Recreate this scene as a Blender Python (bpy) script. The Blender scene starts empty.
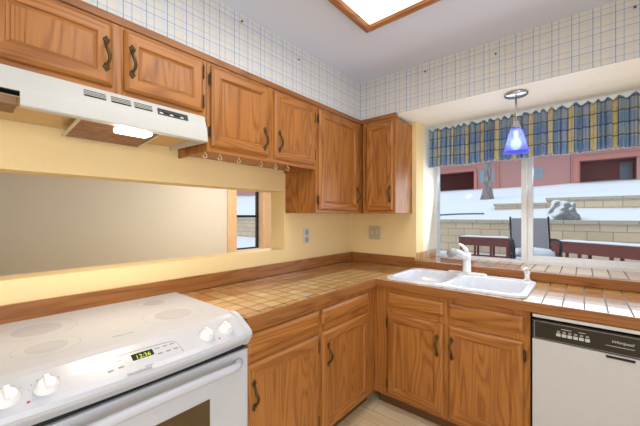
import bpy, bmesh, math, random
from mathutils import Vector, Matrix, noise
random.seed(7)
PI = math.pi
SC = bpy.context.scene
COL = SC.collection

# ------------------------------------------------------------------ camera, sky, light, exposure
cam = bpy.data.cameras.new('camera')
cam.sensor_width = 36.0
cam.lens = 36.0 * 310.24 / 640.0
cam.shift_y = 3.0 / 640.0
cam.clip_start = 0.02
cam.clip_end = 300
camo = bpy.data.objects.new('camera', cam)
COL.objects.link(camo)
camo.location = (1.7083, -2.4791, 1.3403)
camo.rotation_euler = (PI / 2, 0, math.radians(40.307))
SC.camera = camo

W = bpy.data.worlds.new('overcast_sky')
SC.world = W
W.use_nodes = True
_n, _l = W.node_tree.nodes, W.node_tree.links
_bg = _n['Background']
_tc = _n.new('ShaderNodeTexCoord')
_sp = _n.new('ShaderNodeSeparateXYZ')
_rp = _n.new('ShaderNodeValToRGB')
_l.new(_tc.outputs['Generated'], _sp.inputs[0])
_l.new(_sp.outputs['Z'], _rp.inputs[0])
_rp.color_ramp.elements[0].color = (0.86, 0.90, 0.97, 1)
_rp.color_ramp.elements[1].color = (0.70, 0.82, 1.0, 1)
_l.new(_rp.outputs[0], _bg.inputs[0])
_bg.inputs[1].default_value = 1.12

sun = bpy.data.lights.new('sun', 'SUN')
sun.energy = 0.8
sun.angle = math.radians(12)
sun.color = (1.0, 0.95, 0.88)
suno = bpy.data.objects.new('sun', sun)
COL.objects.link(suno)
suno.rotation_euler = (math.radians(42), 0, math.radians(-60))


def area(name, loc, rot, sx, sy, power, color):
    d = bpy.data.lights.new(name, 'AREA')
    d.shape = 'RECTANGLE'
    d.size, d.size_y = sx, sy
    d.energy = power
    d.color = color
    o = bpy.data.objects.new(name, d)
    COL.objects.link(o)
    o.location = loc
    o.rotation_euler = rot
    return o


# tubes of the ceiling light, then three added fill lights out of view
area('ceiling_light_tubes', (1.08, -1.60, 2.375), (0, 0, 0), 0.5, 1.1, 9, (1.0, 0.98, 0.96))
area('rear_fill_light', (2.9, -3.9, 2.39), (0, 0, 0), 0.6, 1.2, 14, (1.0, 0.98, 0.95))  # added fill under the rear ceiling, no fixture there
area('side_fill_light', (3.56, -3.35, 1.15), (PI / 2 + math.radians(28), 0, PI / 2), 2.3, 1.9, 62, (0.88, 0.94, 1.0))  # added fill shining in from the invented side door
area('dining_fill_light', (-1.05, -0.1, 2.33), (0, 0, 0), 0.5, 0.5, 30, (1.0, 0.94, 0.87))  # added fill over the dining room, no lamp there

SC.view_settings.view_transform = 'Standard'
SC.view_settings.look = 'None'
SC.view_settings.gamma = 1.0
SC.view_settings.use_curve_mapping = False
SC.view_settings.exposure = 0.0


area('window_fill_light', (1.38, 0.385, 1.40), (-PI / 2 - math.radians(18), 0, 0), 1.36, 0.66, 8, (0.90, 0.95, 1.0))  # fill added inside the glass to brighten the recess and soffit underside


# ------------------------------------------------------------------ materials
def srgb(r, g, b):
    f = lambda c: (c / 255 / 12.92) if c / 255 <= 0.04045 else ((c / 255 + 0.055) / 1.055) ** 2.4
    return (f(r), f(g), f(b), 1.0)


class NT:
    def __init__(s, name):
        s.m = bpy.data.materials.new(name)
        s.m.use_nodes = True
        s.t = s.m.node_tree
        s.b = s.t.nodes['Principled BSDF']
        s.out = s.t.nodes['Material Output']

    def n(s, typ, **kw):
        k = s.t.nodes.new('ShaderNode' + typ)
        for a, v in kw.items():
            setattr(k, a, v)
        return k

    def l(s, a, b):
        s.t.links.new(a, b)

    def val(s, sock, v):
        if hasattr(v, 'is_output'):
            s.l(v, sock)
        else:
            sock.default_value = v

    def math(s, op, a, b=0.0, c=0.0):
        k = s.n('Math', operation=op)
        s.val(k.inputs[0], a)
        s.val(k.inputs[1], b)
        s.val(k.inputs[2], c)
        return k.outputs[0]

    def mix(s, f, a, b):
        k = s.n('Mix', data_type='RGBA')
        s.val(k.inputs[0], f)
        s.val(k.inputs[6], a)
        s.val(k.inputs[7], b)
        return k.outputs[2]

    def coord(s, scale=(1, 1, 1), loc=(0, 0, 0), rand=False, which='Object'):
        tc = s.n('TexCoord')
        mp = s.n('Mapping')
        src = tc.outputs[which]
        if rand:
            oi = s.n('ObjectInfo')
            vm = s.n('VectorMath', operation='ADD')
            k = s.math('MULTIPLY', oi.outputs['Random'], 13.0)
            s.l(src, vm.inputs[0])
            s.l(k, vm.inputs[1])
            src = vm.outputs[0]
        s.l(src, mp.inputs[0])
        mp.inputs['Location'].default_value = loc
        mp.inputs['Scale'].default_value = scale
        return mp.outputs[0]

    def noise(s, vec, scale, detail=2.0, rough=0.5, dist=0.0):
        k = s.n('TexNoise')
        s.l(vec, k.inputs['Vector'])
        k.inputs['Scale'].default_value = scale
        k.inputs['Detail'].default_value = detail
        k.inputs['Roughness'].default_value = rough
        k.inputs['Distortion'].default_value = dist
        return k.outputs['Fac']

    def ramp(s, f, stops, interp='LINEAR'):
        k = s.n('ValToRGB')
        cr = k.color_ramp
        cr.interpolation = interp
        while len(cr.elements) < len(stops):
            cr.elements.new(0.5)
        for e, (p, c) in zip(cr.elements, stops):
            e.position = p
            e.color = c if len(c) == 4 else (*c, 1)
        s.val(k.inputs[0], f)
        return k.outputs[0]

    def bump(s, h, strength=0.2, dist=0.01):
        k = s.n('Bump')
        k.inputs['Strength'].default_value = strength
        k.inputs['Distance'].default_value = dist
        s.l(h, k.inputs['Height'])
        s.l(k.outputs[0], s.b.inputs['Normal'])

    def set(s, color=None, rough=None, metal=None, spec=None):
        if color is not None:
            s.val(s.b.inputs['Base Color'], color)
        if rough is not None:
            s.val(s.b.inputs['Roughness'], rough)
        if metal is not None:
            s.b.inputs['Metallic'].default_value = metal
        if spec is not None:
            s.b.inputs['Specular IOR Level'].default_value = spec
        return s.m


def plain(name, color, rough=0.5, metal=0.0, spec=0.5, bumpy=0.0, bscale=60):
    t = NT(name)
    v = t.coord()
    nz = t.noise(v, bscale, 3)
    d = tuple(c * 0.94 for c in color[:3]) + (1,)
    t.set(t.mix(nz, d, color), rough, metal, spec)
    if bumpy:
        t.bump(nz, bumpy, 0.004)
    return t.m


def emis(name, color, strength):
    t = NT(name)
    t.set((*color[:3], 1), 0.4)
    t.b.inputs['Emission Color'].default_value = (*color[:3], 1)
    t.b.inputs['Emission Strength'].default_value = strength
    return t.m


def oak(name, axis, light, mid, dark, rough=0.38):
    t = NT(name)
    cross, along = 5.5, 0.55
    sc = [cross] * 3
    sc[axis] = along
    v = t.coord(tuple(sc), rand=True)
    n1 = t.noise(v, 1.0, 2.0, 0.45, 0.3)
    rings = t.math('SINE', t.math('MULTIPLY', n1, 120.0))
    rings = t.math('MULTIPLY_ADD', rings, 0.5, 0.5)
    rings = t.math('POWER', rings, 2.4)
    sc2 = [150.0] * 3
    sc2[axis] = 5.0
    v2 = t.coord(tuple(sc2), rand=True)
    pores = t.noise(v2, 1.0, 3.0, 0.6)
    sc3 = [14.0] * 3
    sc3[axis] = 0.8
    tone = t.noise(t.coord(tuple(sc3), rand=True), 1.0, 2.0)
    base = t.mix(t.math('MULTIPLY', rings, 0.62), light, mid)
    base = t.mix(t.ramp(tone, [(0.3, (0, 0, 0)), (0.75, (0.35, 0.35, 0.35))]), base, mid)
    pr = t.ramp(pores, [(0.50, (0, 0, 0)), (0.70, (0.6, 0.6, 0.6))])
    col = t.mix(t.math('MULTIPLY', pr, t.math('MULTIPLY_ADD', rings, 0.6, 0.35)), base, dark)
    t.set(col, rough, spec=0.45)
    t.bump(pores, 0.05, 0.002)
    return t.m


OL, OM, OD = srgb(178, 117, 56), srgb(132, 77, 33), srgb(94, 52, 22)
OAK = {'x': oak('oak_grain_x', 0, OL, OM, OD), 'y': oak('oak_grain_y', 1, OL, OM, OD), 'z': oak('oak_grain_z', 2, OL, OM, OD)}
EL, EM, ED = srgb(162, 106, 58), srgb(126, 76, 37), srgb(82, 46, 21)
EDGE = {'x': oak('oak_edge_x', 0, EL, EM, ED, 0.33), 'y': oak('oak_edge_y', 1, EL, EM, ED, 0.33)}
PINE = oak('pine_casing', 2, srgb(240, 206, 168), srgb(230, 186, 142), srgb(206, 152, 108), 0.5)

M = {}
M['paint'] = plain('cream_yellow_paint', srgb(242, 217, 164), 0.62, spec=0.3, bumpy=0.06, bscale=90)
M['jamb'] = plain('brightened_wall_paint', srgb(244, 242, 230), 0.6, spec=0.3)  # wall paint made paler, brightness of the bay and soffit underside put in
M['ceil'] = plain('ceiling_paint', srgb(216, 223, 240), 0.85, spec=0.2, bumpy=0.15, bscale=140)
M['dinewall'] = plain('dining_wall_paint', srgb(232, 226, 215), 0.8, spec=0.2)
M['white'] = plain('white_enamel', srgb(194, 196, 204), 0.27, spec=0.5)
M['knobwhite'] = plain('white_knob_plastic', srgb(238, 238, 238), 0.32)
M['hoodwhite'] = plain('almond_white_enamel', srgb(196, 196, 192), 0.3)
M['pan'] = plain('hood_pan_tan', srgb(206, 172, 122), 0.55)
M['hoodbox'] = plain('hood_box_brown', srgb(132, 98, 66), 0.6)
M['sink'] = plain('white_porcelain', srgb(226, 231, 240), 0.13)
M['faucet'] = plain('white_faucet_enamel', srgb(238, 240, 244), 0.18)
M['grey'] = plain('grey_plastic', srgb(150, 152, 155), 0.35)
M['lightgrey'] = plain('light_grey_print', srgb(196, 198, 202), 0.3)
M['touch'] = plain('touch_pad_print', srgb(128, 131, 142), 0.35)
M['ring'] = plain('burner_print', srgb(182, 183, 192), 0.2)
M['black'] = plain('black_plastic', srgb(24, 23, 23), 0.3)
M['dark'] = plain('dark_gap', srgb(14, 13, 12), 0.7)
M['bronze'] = plain('antique_bronze', srgb(92, 76, 52), 0.42, 0.85, bumpy=0.3, bscale=180)
M['chrome'] = plain('brushed_nickel', srgb(196, 199, 206), 0.22, 1.0)
M['brass'] = plain('hook_metal', srgb(232, 226, 214), 0.35, 0.2)
M['plate'] = plain('ivory_plate', srgb(222, 214, 190), 0.45)
M['outletgrey'] = plain('grey_outlet_face', srgb(160, 170, 186), 0.4)
M['platedark'] = plain('switch_tan_plate', srgb(196, 184, 150), 0.5)
M['slot'] = plain('outlet_slot', srgb(60, 60, 62), 0.5)
M['vinyl'] = plain('white_window_vinyl', srgb(224, 228, 232), 0.35)
M['blackframe'] = plain('black_window_metal', srgb(20, 20, 22), 0.4)
M['snow'] = plain('snow', srgb(236, 240, 247), 0.8, spec=0.2, bumpy=0.5, bscale=5)
M['benchred'] = plain('weathered_red_wood', srgb(112, 56, 50), 0.65, bumpy=0.2)
M['sling'] = plain('grey_sling_fabric', srgb(156, 153, 160), 0.8, bumpy=0.15, bscale=300)
M['chairmetal'] = plain('dark_chair_metal', srgb(40, 40, 46), 0.45, 0.4)
M['capstone'] = plain('capstone', srgb(186, 176, 160), 0.85, bumpy=0.4, bscale=12)
M['boulder'] = None
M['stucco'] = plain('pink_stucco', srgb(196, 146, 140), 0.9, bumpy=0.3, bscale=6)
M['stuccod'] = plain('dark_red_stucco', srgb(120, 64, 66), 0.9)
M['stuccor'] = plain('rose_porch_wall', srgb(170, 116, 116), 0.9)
M['beam'] = plain('pink_trim', srgb(206, 136, 122), 0.8)
M['houseglass'] = plain('house_window_glass', srgb(150, 172, 186), 0.15)
M['housetrim'] = plain('house_window_trim', srgb(186, 150, 144), 0.6)
M['roof'] = plain('whitened_snow_roof', srgb(232, 236, 244), 0.9)  # white snow put on unseen roofs to brighten reflections in the counter
M['hose'] = plain('dark_hose', srgb(84, 88, 92), 0.6)
M['toe'] = plain('toe_kick_brown', srgb(104, 68, 40), 0.6)
M['red'] = plain('red_indicator', srgb(190, 30, 50), 0.4)
M['toewood'] = plain('cabinet_underside', srgb(150, 84, 52), 0.5)
M['nail'] = plain('nail_steel', srgb(90, 84, 84), 0.4, 0.7)
M['steel'] = plain('dw_trim_strip', srgb(214, 216, 220), 0.25, 0.2)
M['dwwhite'] = plain('dishwasher_panel', srgb(200, 201, 206), 0.3)
M['legend'] = plain('legend_white_print', srgb(206, 206, 206), 0.4)
M['wordmark'] = plain('range_word_print', srgb(140, 142, 148), 0.4)
M['ovenglass'] = plain('oven_window_glass', srgb(74, 56, 28), 0.06, spec=0.7)
M['lens'] = emis('hood_lens', (1.0, 0.93, 0.80), 3.2)
M['bulb'] = emis('pendant_bulb', (0.93, 0.95, 1.0), 14.0)
M['led'] = emis('green_digits', (0.5, 0.65, 0.1), 0.12)
M['display'] = plain('display_glass', srgb(38, 42, 14), 0.15)
M['panelblack'] = plain('dishwasher_black_panel', srgb(30, 28, 27), 0.22)


def glass_mat(name, tint, gloss=0.07):
    t = NT(name)
    tr = t.n('BsdfTransparent')
    tr.inputs[0].default_value = tint
    gl = t.n('BsdfGlossy')
    gl.inputs['Roughness'].default_value = 0.02
    mx = t.n('MixShader')
    fr = t.n('Fresnel')
    fr.inputs['IOR'].default_value = 1.18
    t.l(t.math('MULTIPLY', fr.outputs[0], 1.0), mx.inputs[0])
    t.l(tr.outputs[0], mx.inputs[1])
    t.l(gl.outputs[0], mx.inputs[2])
    t.l(mx.outputs[0], t.out.inputs[0])
    return t.m


M['glass'] = glass_mat('window_glass', (0.96, 0.98, 0.98, 1))


def blue_glass():
    t = NT('blue_shade_glass')
    tr = t.n('BsdfTransparent')
    tr.inputs[0].default_value = (0.42, 0.46, 1.0, 1)
    tl = t.n('BsdfTranslucent')
    tl.inputs[0].default_value = (0.30, 0.34, 0.97, 1)
    df = t.n('BsdfGlossy')
    df.inputs['Roughness'].default_value = 0.1
    a = t.n('MixShader')
    a.inputs[0].default_value = 0.55
    b = t.n('MixShader')
    b.inputs[0].default_value = 0.06
    t.l(tr.outputs[0], a.inputs[1])
    t.l(tl.outputs[0], a.inputs[2])
    t.l(a.outputs[0], b.inputs[1])
    t.l(df.outputs[0], b.inputs[2])
    t.l(b.outputs[0], t.out.inputs[0])
    return t.m


M['blueglass'] = blue_glass()


def tile_mat(name, off, pal, grout, rough):
    t = NT(name)
    v = t.coord((12.5, 12.5, 12.5), off)
    fl = t.n('VectorMath', operation='FLOOR')
    t.l(v, fl.inputs[0])
    # every cell of the tile sheet gets its own glaze colour
    sx = t.n('SeparateXYZ')
    t.l(fl.outputs[0], sx.inputs[0])
    cb = t.n('CombineXYZ')
    t.l(sx.outputs[0], cb.inputs[0])
    t.l(sx.outputs[1], cb.inputs[1])
    wn = t.n('TexWhiteNoise', noise_dimensions='2D')
    t.l(cb.outputs[0], wn.inputs[0])
    col = t.ramp(wn.outputs['Value'], pal)
    cloud = t.noise(t.coord((1, 1, 1)), 22, 3)
    col = t.mix(t.math('MULTIPLY', cloud, 0.45), col, pal[2][1])
    fr = t.n('VectorMath', operation='FRACTION')
    t.l(v, fr.inputs[0])
    s2 = t.n('SeparateXYZ')
    t.l(fr.outputs[0], s2.inputs[0])
    ds = []
    for k in (0, 1):
        ds.append(t.math('MINIMUM', s2.outputs[k], t.math('SUBTRACT', 1.0, s2.outputs[k])))
    d = t.math('MINIMUM', ds[0], ds[1])
    mask = t.math('SMOOTH_MIN', 1.0, t.math('MULTIPLY', d, 18.0), 0.2)
    g = t.math('LESS_THAN', d, 0.042)
    t.set(t.mix(g, col, grout), t.math('MULTIPLY_ADD', g, 0.4, rough), spec=0.5)
    t.bump(mask, 0.12, 0.003)
    t.val(t.b.inputs['Coat Weight'], t.math('SUBTRACT', 1.0, g))
    t.b.inputs['Coat IOR'].default_value = 1.6
    t.b.inputs['Coat Roughness'].default_value = 0.08
    return t.m


PAL = [(0.0, srgb(168, 102, 44)), (0.25, srgb(188, 130, 66)), (0.5, srgb(196, 148, 88)), (0.75, srgb(206, 166, 108)), (1.0, srgb(212, 192, 150))]
M['tile'] = tile_mat('glazed_tan_tile', (0.34, 0.24, 0), PAL, srgb(84, 54, 32), 0.12)


def wallpaper():
    t = NT('plaid_wallpaper')
    tc = t.n('TexCoord')
    s = t.n('SeparateXYZ')
    t.l(tc.outputs['Object'], s.inputs[0])
    u = t.math('ADD', s.outputs[0], s.outputs[1])
    col = srgb(212, 213, 214)

    def line(c, src, period, pos, wdt, lc, fac):
        fr = t.math('FRACT', t.math('ADD', t.math('DIVIDE', src, period), 10.0 - pos))
        d = t.math('ABSOLUTE', t.math('SUBTRACT', fr, 0.5))
        k = t.math('MULTIPLY', t.math('LESS_THAN', d, wdt / period / 2), fac)
        return t.mix(k, c, lc)
    blue, gb, tan = srgb(112, 132, 172), srgb(140, 152, 176), srgb(222, 206, 172)
    for src in (u, s.outputs[2]):
        col = line(col, src, 0.087, 0.18, 0.022, tan, 0.26)
        col = line(col, src, 0.087, 0.30, 0.016, srgb(200, 206, 220), 0.6)
    for src, a in ((u, 1.0), (s.outputs[2], 0.8)):
        col = line(col, src, 0.087, 0.50, 0.0038, blue, 0.75 * a)
        col = line(col, src, 0.087, 0.86, 0.0034, gb, 0.65 * a)
    t.set(col, 0.7, spec=0.25)
    return t.m


M['wallpaper'] = wallpaper()


def curtain():
    t = NT('blue_yellow_plaid_cotton')
    tc = t.n('TexCoord')
    s = t.n('SeparateXYZ')
    t.l(tc.outputs['UV'], s.inputs[0])
    u, v = s.outputs[0], s.outputs[1]

    def band(src, period, a, b):
        fr = t.math('FRACT', t.math('DIVIDE', src, period))
        return t.math('MULTIPLY', t.math('GREATER_THAN', fr, a), t.math('LESS_THAN', fr, b))
    col = srgb(186, 200, 218)
    col = t.mix(t.math('MULTIPLY', band(u, 0.23, 0.0, 0.30), 0.75), col, srgb(164, 194, 208))
    col = t.mix(t.math('MULTIPLY', band(v, 0.16, 0.0, 0.45), 0.5), col, srgb(138, 170, 212))
    col = t.mix(t.math('MULTIPLY', band(u, 0.23, 0.66, 0.90), 0.85), col, srgb(240, 226, 176))
    col = t.mix(t.math('MULTIPLY', band(v, 0.16, 0.62, 0.72), 0.4), col, srgb(214, 204, 160))
    for p0 in (0.31, 0.63, 0.92):
        col = t.mix(t.math('MULTIPLY', band(u, 0.23, p0, p0 + 0.035), 0.7), col, srgb(66, 86, 122))
    for p0 in (0.02, 0.52):
        col = t.mix(t.math('MULTIPLY', band(v, 0.16, p0, p0 + 0.045), 0.7), col, srgb(50, 70, 104))
    col = t.mix(t.math('LESS_THAN', v, 0.008), col, srgb(206, 206, 206))  # pale hem, backlight on the bottom edge put into its colour
    t.set(col, 0.9, spec=0.1)
    tl = t.n('BsdfTranslucent')
    t.l(col, tl.inputs[0])
    mx = t.n('MixShader')
    mx.inputs[0].default_value = 0.45
    t.l(t.b.outputs[0], mx.inputs[1])
    t.l(tl.outputs[0], mx.inputs[2])
    t.l(mx.outputs[0], t.out.inputs[0])
    return t.m


M['curtain'] = curtain()


def planks():
    t = NT('light_plank_floor')
    v = t.coord((1, 1, 1))
    br = t.n('TexBrick')
    br.offset = 0.37
    t.l(v, br.inputs['Vector'])
    br.inputs['Color1'].default_value = srgb(242, 224, 188)
    br.inputs['Color2'].default_value = srgb(232, 210, 170)
    br.inputs['Mortar'].default_value = srgb(150, 118, 82)
    br.inputs['Scale'].default_value = 1.0
    br.inputs['Mortar Size'].default_value = 0.0012
    br.inputs['Brick Width'].default_value = 1.1
    br.inputs['Row Height'].default_value = 0.1
    n1 = t.noise(t.coord((1.4, 13, 1)), 1.0, 2, 0.5, 0.5)
    st = t.math('MULTIPLY_ADD', t.math('SINE', t.math('MULTIPLY', n1, 40)), 0.5, 0.5)
    t.set(t.mix(t.math('MULTIPLY', st, 0.4), br.outputs['Color'], srgb(206, 176, 132)), 0.35)
    return t.m


M['floor'] = planks()


def blocks():
    t = NT('tan_concrete_block')
    tc = t.n('TexCoord')
    s = t.n('SeparateXYZ')
    t.l(tc.outputs['Object'], s.inputs[0])
    c = t.n('CombineXYZ')
    t.l(t.math('ADD', s.outputs[0], s.outputs[1]), c.inputs[0])
    t.l(s.outputs[2], c.inputs[1])
    br = t.n('TexBrick')
    t.l(c.outputs[0], br.inputs['Vector'])
    br.inputs['Color1'].default_value = srgb(224, 204, 176)
    br.inputs['Color2'].default_value = srgb(208, 188, 160)
    br.inputs['Mortar'].default_value = srgb(166, 148, 128)
    br.inputs['Scale'].default_value = 1.0
    br.inputs['Mortar Size'].default_value = 0.01
    br.inputs['Brick Width'].default_value = 0.42
    br.inputs['Row Height'].default_value = 0.2
    nz = t.noise(t.coord(), 14, 4)
    t.set(t.mix(t.math('MULTIPLY', nz, 0.4), br.outputs['Color'], srgb(184, 166, 142)), 0.9, spec=0.2)
    t.bump(nz, 0.5, 0.02)
    return t.m


M['blocks'] = blocks()


def bark():
    t = NT('grey_bark')
    n1 = t.noise(t.coord((9, 9, 1.6)), 2.0, 4, 0.6)
    t.set(t.ramp(n1, [(0.3, srgb(96, 86, 84)), (0.6, srgb(160, 152, 150)), (0.8, srgb(200, 198, 200))]), 0.9, spec=0.2)
    t.bump(n1, 0.6, 0.03)
    return t.m


M['bark'] = bark()


def snowy_rock():
    t = NT('snow_dusted_granite')
    g = t.n('NewGeometry')
    sp = t.n('SeparateXYZ')
    t.l(g.outputs['Normal'], sp.inputs[0])
    nz = t.noise(t.coord(), 9, 5, 0.65)
    n2 = t.noise(t.coord(), 30, 4, 0.6)
    rock = t.ramp(n2, [(0.3, srgb(104, 104, 108)), (0.7, srgb(172, 170, 170))])
    k = t.math('ADD', t.math('MULTIPLY', sp.outputs[2], 0.55), t.math('SUBTRACT', nz, t.math('MULTIPLY', sp.outputs[0], 0.28)))
    t.set(t.mix(t.ramp(k, [(0.62, (0, 0, 0)), (0.78, (1, 1, 1))]), rock, srgb(236, 240, 247)), 0.9, spec=0.2)
    t.bump(nz, 0.8, 0.05)
    return t.m


M['boulder'] = snowy_rock()


def filt():
    t = NT('greasy_mesh_filter')
    n1 = t.noise(t.coord(), 26, 4, 0.65)
    col = t.ramp(n1, [(0.3, srgb(120, 78, 56)), (0.6, srgb(158, 116, 92)), (0.85, srgb(190, 156, 134))])
    v = t.n('TexVoronoi')
    t.l(t.coord(), v.inputs['Vector'])
    v.inputs['Scale'].default_value = 260
    t.set(col, 0.5, 0.35)
    t.bump(v.outputs['Distance'], 0.5, 0.003)
    return t.m


M['filter'] = filt()


def diffuser():
    t = NT('acrylic_diffuser')
    w = t.n('TexWave', wave_type='BANDS', bands_direction='DIAGONAL')
    t.l(t.coord(), w.inputs['Vector'])
    w.inputs['Scale'].default_value = 22
    t.set((0.9, 0.9, 0.9, 1), 0.4)
    t.l(t.ramp(w.outputs['Fac'], [(0.0, (0.93, 0.97, 0.98)), (1.0, (1, 1, 1))]), t.b.inputs['Emission Color'])
    t.b.inputs['Emission Strength'].default_value = 1.25
    return t.m


M['diffuser'] = diffuser()

# ------------------------------------------------------------------ mesh helpers
ROOT = {}


def LEFT(p):   # (u, v, w) of a unit on the pass-through wall: u along the wall, v up, w out of the wall
    return (p[2], p[0], p[1])


def RIGHT(p):  # the same on the window wall
    return (p[0], -p[2], p[1])


class MB:
    def __init__(s, T=None):
        s.v, s.f, s.T, s.uv = [], [], T, None

    def add(s, vs, fs, mi=0, smooth=False):
        o = len(s.v)
        s.v += [tuple(s.T(p)) if s.T else tuple(p) for p in vs]
        s.f += [(tuple(o + i for i in f), mi if isinstance(mi, int) else mi[k], smooth) for k, f in enumerate(fs)]
        return s

    def box(s, a, b, bev=0.0, mi=0, seg=2):
        bm = bmesh.new()
        bmesh.ops.create_cube(bm, size=1)
        lo = [min(a[i], b[i]) for i in range(3)]
        hi = [max(a[i], b[i]) for i in range(3)]
        for v in bm.verts:
            v.co = Vector([(lo[i] + hi[i]) / 2 + v.co[i] * (hi[i] - lo[i]) for i in range(3)])
        if bev > 0:
            bev = min(bev, 0.45 * min(hi[i] - lo[i] for i in range(3)))
            bmesh.ops.bevel(bm, geom=list(bm.edges), offset=bev, segments=seg, affect='EDGES', profile=0.6)
        bm.verts.index_update()
        s.add([v.co[:] for v in bm.verts], [[v.index for v in f.verts] for f in bm.faces], mi)
        bm.free()
        return s

    def obox(s, c, ax, h, bev=0.0, mi=0):
        """box with centre c, axes ax (three vectors) and half sizes h"""
        t = MB()
        t.box([-k for k in h], h, bev)
        ax = [Vector(a).normalized() for a in ax]
        s.add([(Vector(c) + ax[0] * p[0] + ax[1] * p[1] + ax[2] * p[2])[:] for p in t.v], [f[0] for f in t.f], mi)
        return s

    def tube(s, pts, r, n=10, mi=0, closed=False):
        pts = [Vector(p) for p in pts]
        N = len(pts)
        rs = r if isinstance(r, (list, tuple)) else [r] * N
        vs, fs = [], []
        up = None
        for i, p in enumerate(pts):
            a = pts[(i - 1) % N] if (closed or i > 0) else p
            b = pts[(i + 1) % N] if (closed or i < N - 1) else p
            d = (b - a).normalized()
            if up is None:
                up = d.orthogonal().normalized()
            up = (up - d * up.dot(d)).normalized()
            sd = d.cross(up)
            for k in range(n):
                t = 2 * PI * k / n
                vs.append((p + (up * math.cos(t) + sd * math.sin(t)) * rs[i])[:])
        for i in range(N if closed else N - 1):
            j = (i + 1) % N
            for k in range(n):
                fs.append((i * n + k, i * n + (k + 1) % n, j * n + (k + 1) % n, j * n + k))
        if not closed:
            fs.append(tuple(range(n - 1, -1, -1)))
            fs.append(tuple((N - 1) * n + k for k in range(n)))
        return s.add(vs, fs, mi, True)

    def lathe(s, prof, c=(0, 0, 0), ax=(0, 0, 1), n=24, mi=0, smooth=True):
        ax = Vector(ax).normalized()
        e1 = ax.orthogonal().normalized()
        e2 = ax.cross(e1)
        c = Vector(c)
        vs, fs = [], []
        for r, h in prof:
            for k in range(n):
                t = 2 * PI * k / n
                vs.append((c + ax * h + (e1 * math.cos(t) + e2 * math.sin(t)) * max(r, 1e-5))[:])
        for i in range(len(prof) - 1):
            for k in range(n):
                fs.append((i * n + k, i * n + (k + 1) % n, (i + 1) * n + (k + 1) % n, (i + 1) * n + k))
        if prof[0][0] > 1e-4:
            fs.append(tuple(range(n - 1, -1, -1)))
        if prof[-1][0] > 1e-4:
            fs.append(tuple((len(prof) - 1) * n + k for k in range(n)))
        return s.add(vs, fs, mi, smooth)

    def loft(s, loops, mi=0, smooth=False, cap0=True, cap1=True, close=True):
        n = len(loops[0])
        vs = [p for L in loops for p in L]
        fs = []
        for i in range(len(loops) - 1):
            for k in range(n if close else n - 1):
                fs.append((i * n + k, i * n + (k + 1) % n, (i + 1) * n + (k + 1) % n, (i + 1) * n + k))
        if cap0:
            fs.append(tuple(range(n - 1, -1, -1)))
        if cap1:
            fs.append(tuple((len(loops) - 1) * n + k for k in range(n)))
        return s.add(vs, fs, mi, smooth)

    def ball(s, c, r, n=14, m=8, mi=0):
        r = r if isinstance(r, (list, tuple)) else (r, r, r)
        vs, fs = [], []
        for i in range(m + 1):
            a = PI * i / m
            for k in range(n):
                t = 2 * PI * k / n
                vs.append((c[0] + r[0] * max(math.sin(a), 1e-4) * math.cos(t), c[1] + r[1] * max(math.sin(a), 1e-4) * math.sin(t), c[2] - r[2] * math.cos(a)))
        for i in range(m):
            for k in range(n):
                fs.append((i * n + k, i * n + (k + 1) % n, (i + 1) * n + (k + 1) % n, (i + 1) * n + k))
        return s.add(vs, fs, mi, True)

    def build(s, name, mats, parent=None, recalc=True):
        off = ROOT.get(parent.name, Vector((0, 0, 0))) if parent else None
        if off is None:
            xs = [p[0] for p in s.v]
            ys = [p[1] for p in s.v]
            zs = [p[2] for p in s.v]
            off = Vector(((min(xs) + max(xs)) / 2, (min(ys) + max(ys)) / 2, min(zs)))
        me = bpy.data.meshes.new(name)
        me.from_pydata([(Vector(p) - off)[:] for p in s.v], [], [f[0] for f in s.f])
        mats = mats if isinstance(mats, (list, tuple)) else [mats]
        for m in mats:
            me.materials.append(m)
        for p, f in zip(me.polygons, s.f):
            p.material_index = f[1]
            p.use_smooth = f[2]
        if s.uv:
            ul = me.uv_layers.new(name='cloth')
            for lp in me.loops:
                ul.data[lp.index].uv = s.uv[lp.vertex_index]
        if recalc:
            bm = bmesh.new()
            bm.from_mesh(me)
            bmesh.ops.recalc_face_normals(bm, faces=list(bm.faces))
            bm.to_mesh(me)
            bm.free()
        me.validate()
        o = bpy.data.objects.new(name, me)
        COL.objects.link(o)
        if parent:
            o.parent = parent
            ROOT[o.name] = off
        else:
            o.location = off
            ROOT[o.name] = off
        return o


def tag(o, label, cat, group=None, kind=None):
    o['label'] = label
    o['category'] = cat
    if group:
        o['group'] = group
    if kind:
        o['kind'] = kind
    return o


def thing(name, label, cat, loc, group=None):
    o = bpy.data.objects.new(name, None)
    o.empty_display_size = 0.05
    COL.objects.link(o)
    o.location = loc
    ROOT[o.name] = Vector(loc)
    return tag(o, label, cat, group)


def struct(name, mb, mat):
    o = mb.build(name, mat)
    o['kind'] = 'structure'
    return o


def text_mb(mb, body, size, origin, ex, ey, depth=0.0006, mi=0, shear=0.0, bold=0.0):
    """raised lettering: origin is its lower left corner, ex the reading direction, ey its upright"""
    cu = bpy.data.curves.new('lettering', 'FONT')
    cu.body = body
    cu.size = size
    cu.extrude = depth
    cu.shear = shear
    cu.offset = bold
    to = bpy.data.objects.new('lettering', cu)
    COL.objects.link(to)
    dg = bpy.context.evaluated_depsgraph_get()
    me = bpy.data.meshes.new_from_object(to.evaluated_get(dg))
    ex, ey = Vector(ex).normalized(), Vector(ey).normalized()
    ez = ex.cross(ey)
    vs = [(Vector(origin) + ex * v.co.x + ey * v.co.y + ez * v.co.z)[:] for v in me.vertices]
    mb.add(vs, [tuple(p.vertices) for p in me.polygons], mi)
    bpy.data.objects.remove(to)
    bpy.data.meshes.remove(me)
    bpy.data.curves.remove(cu)


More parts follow.
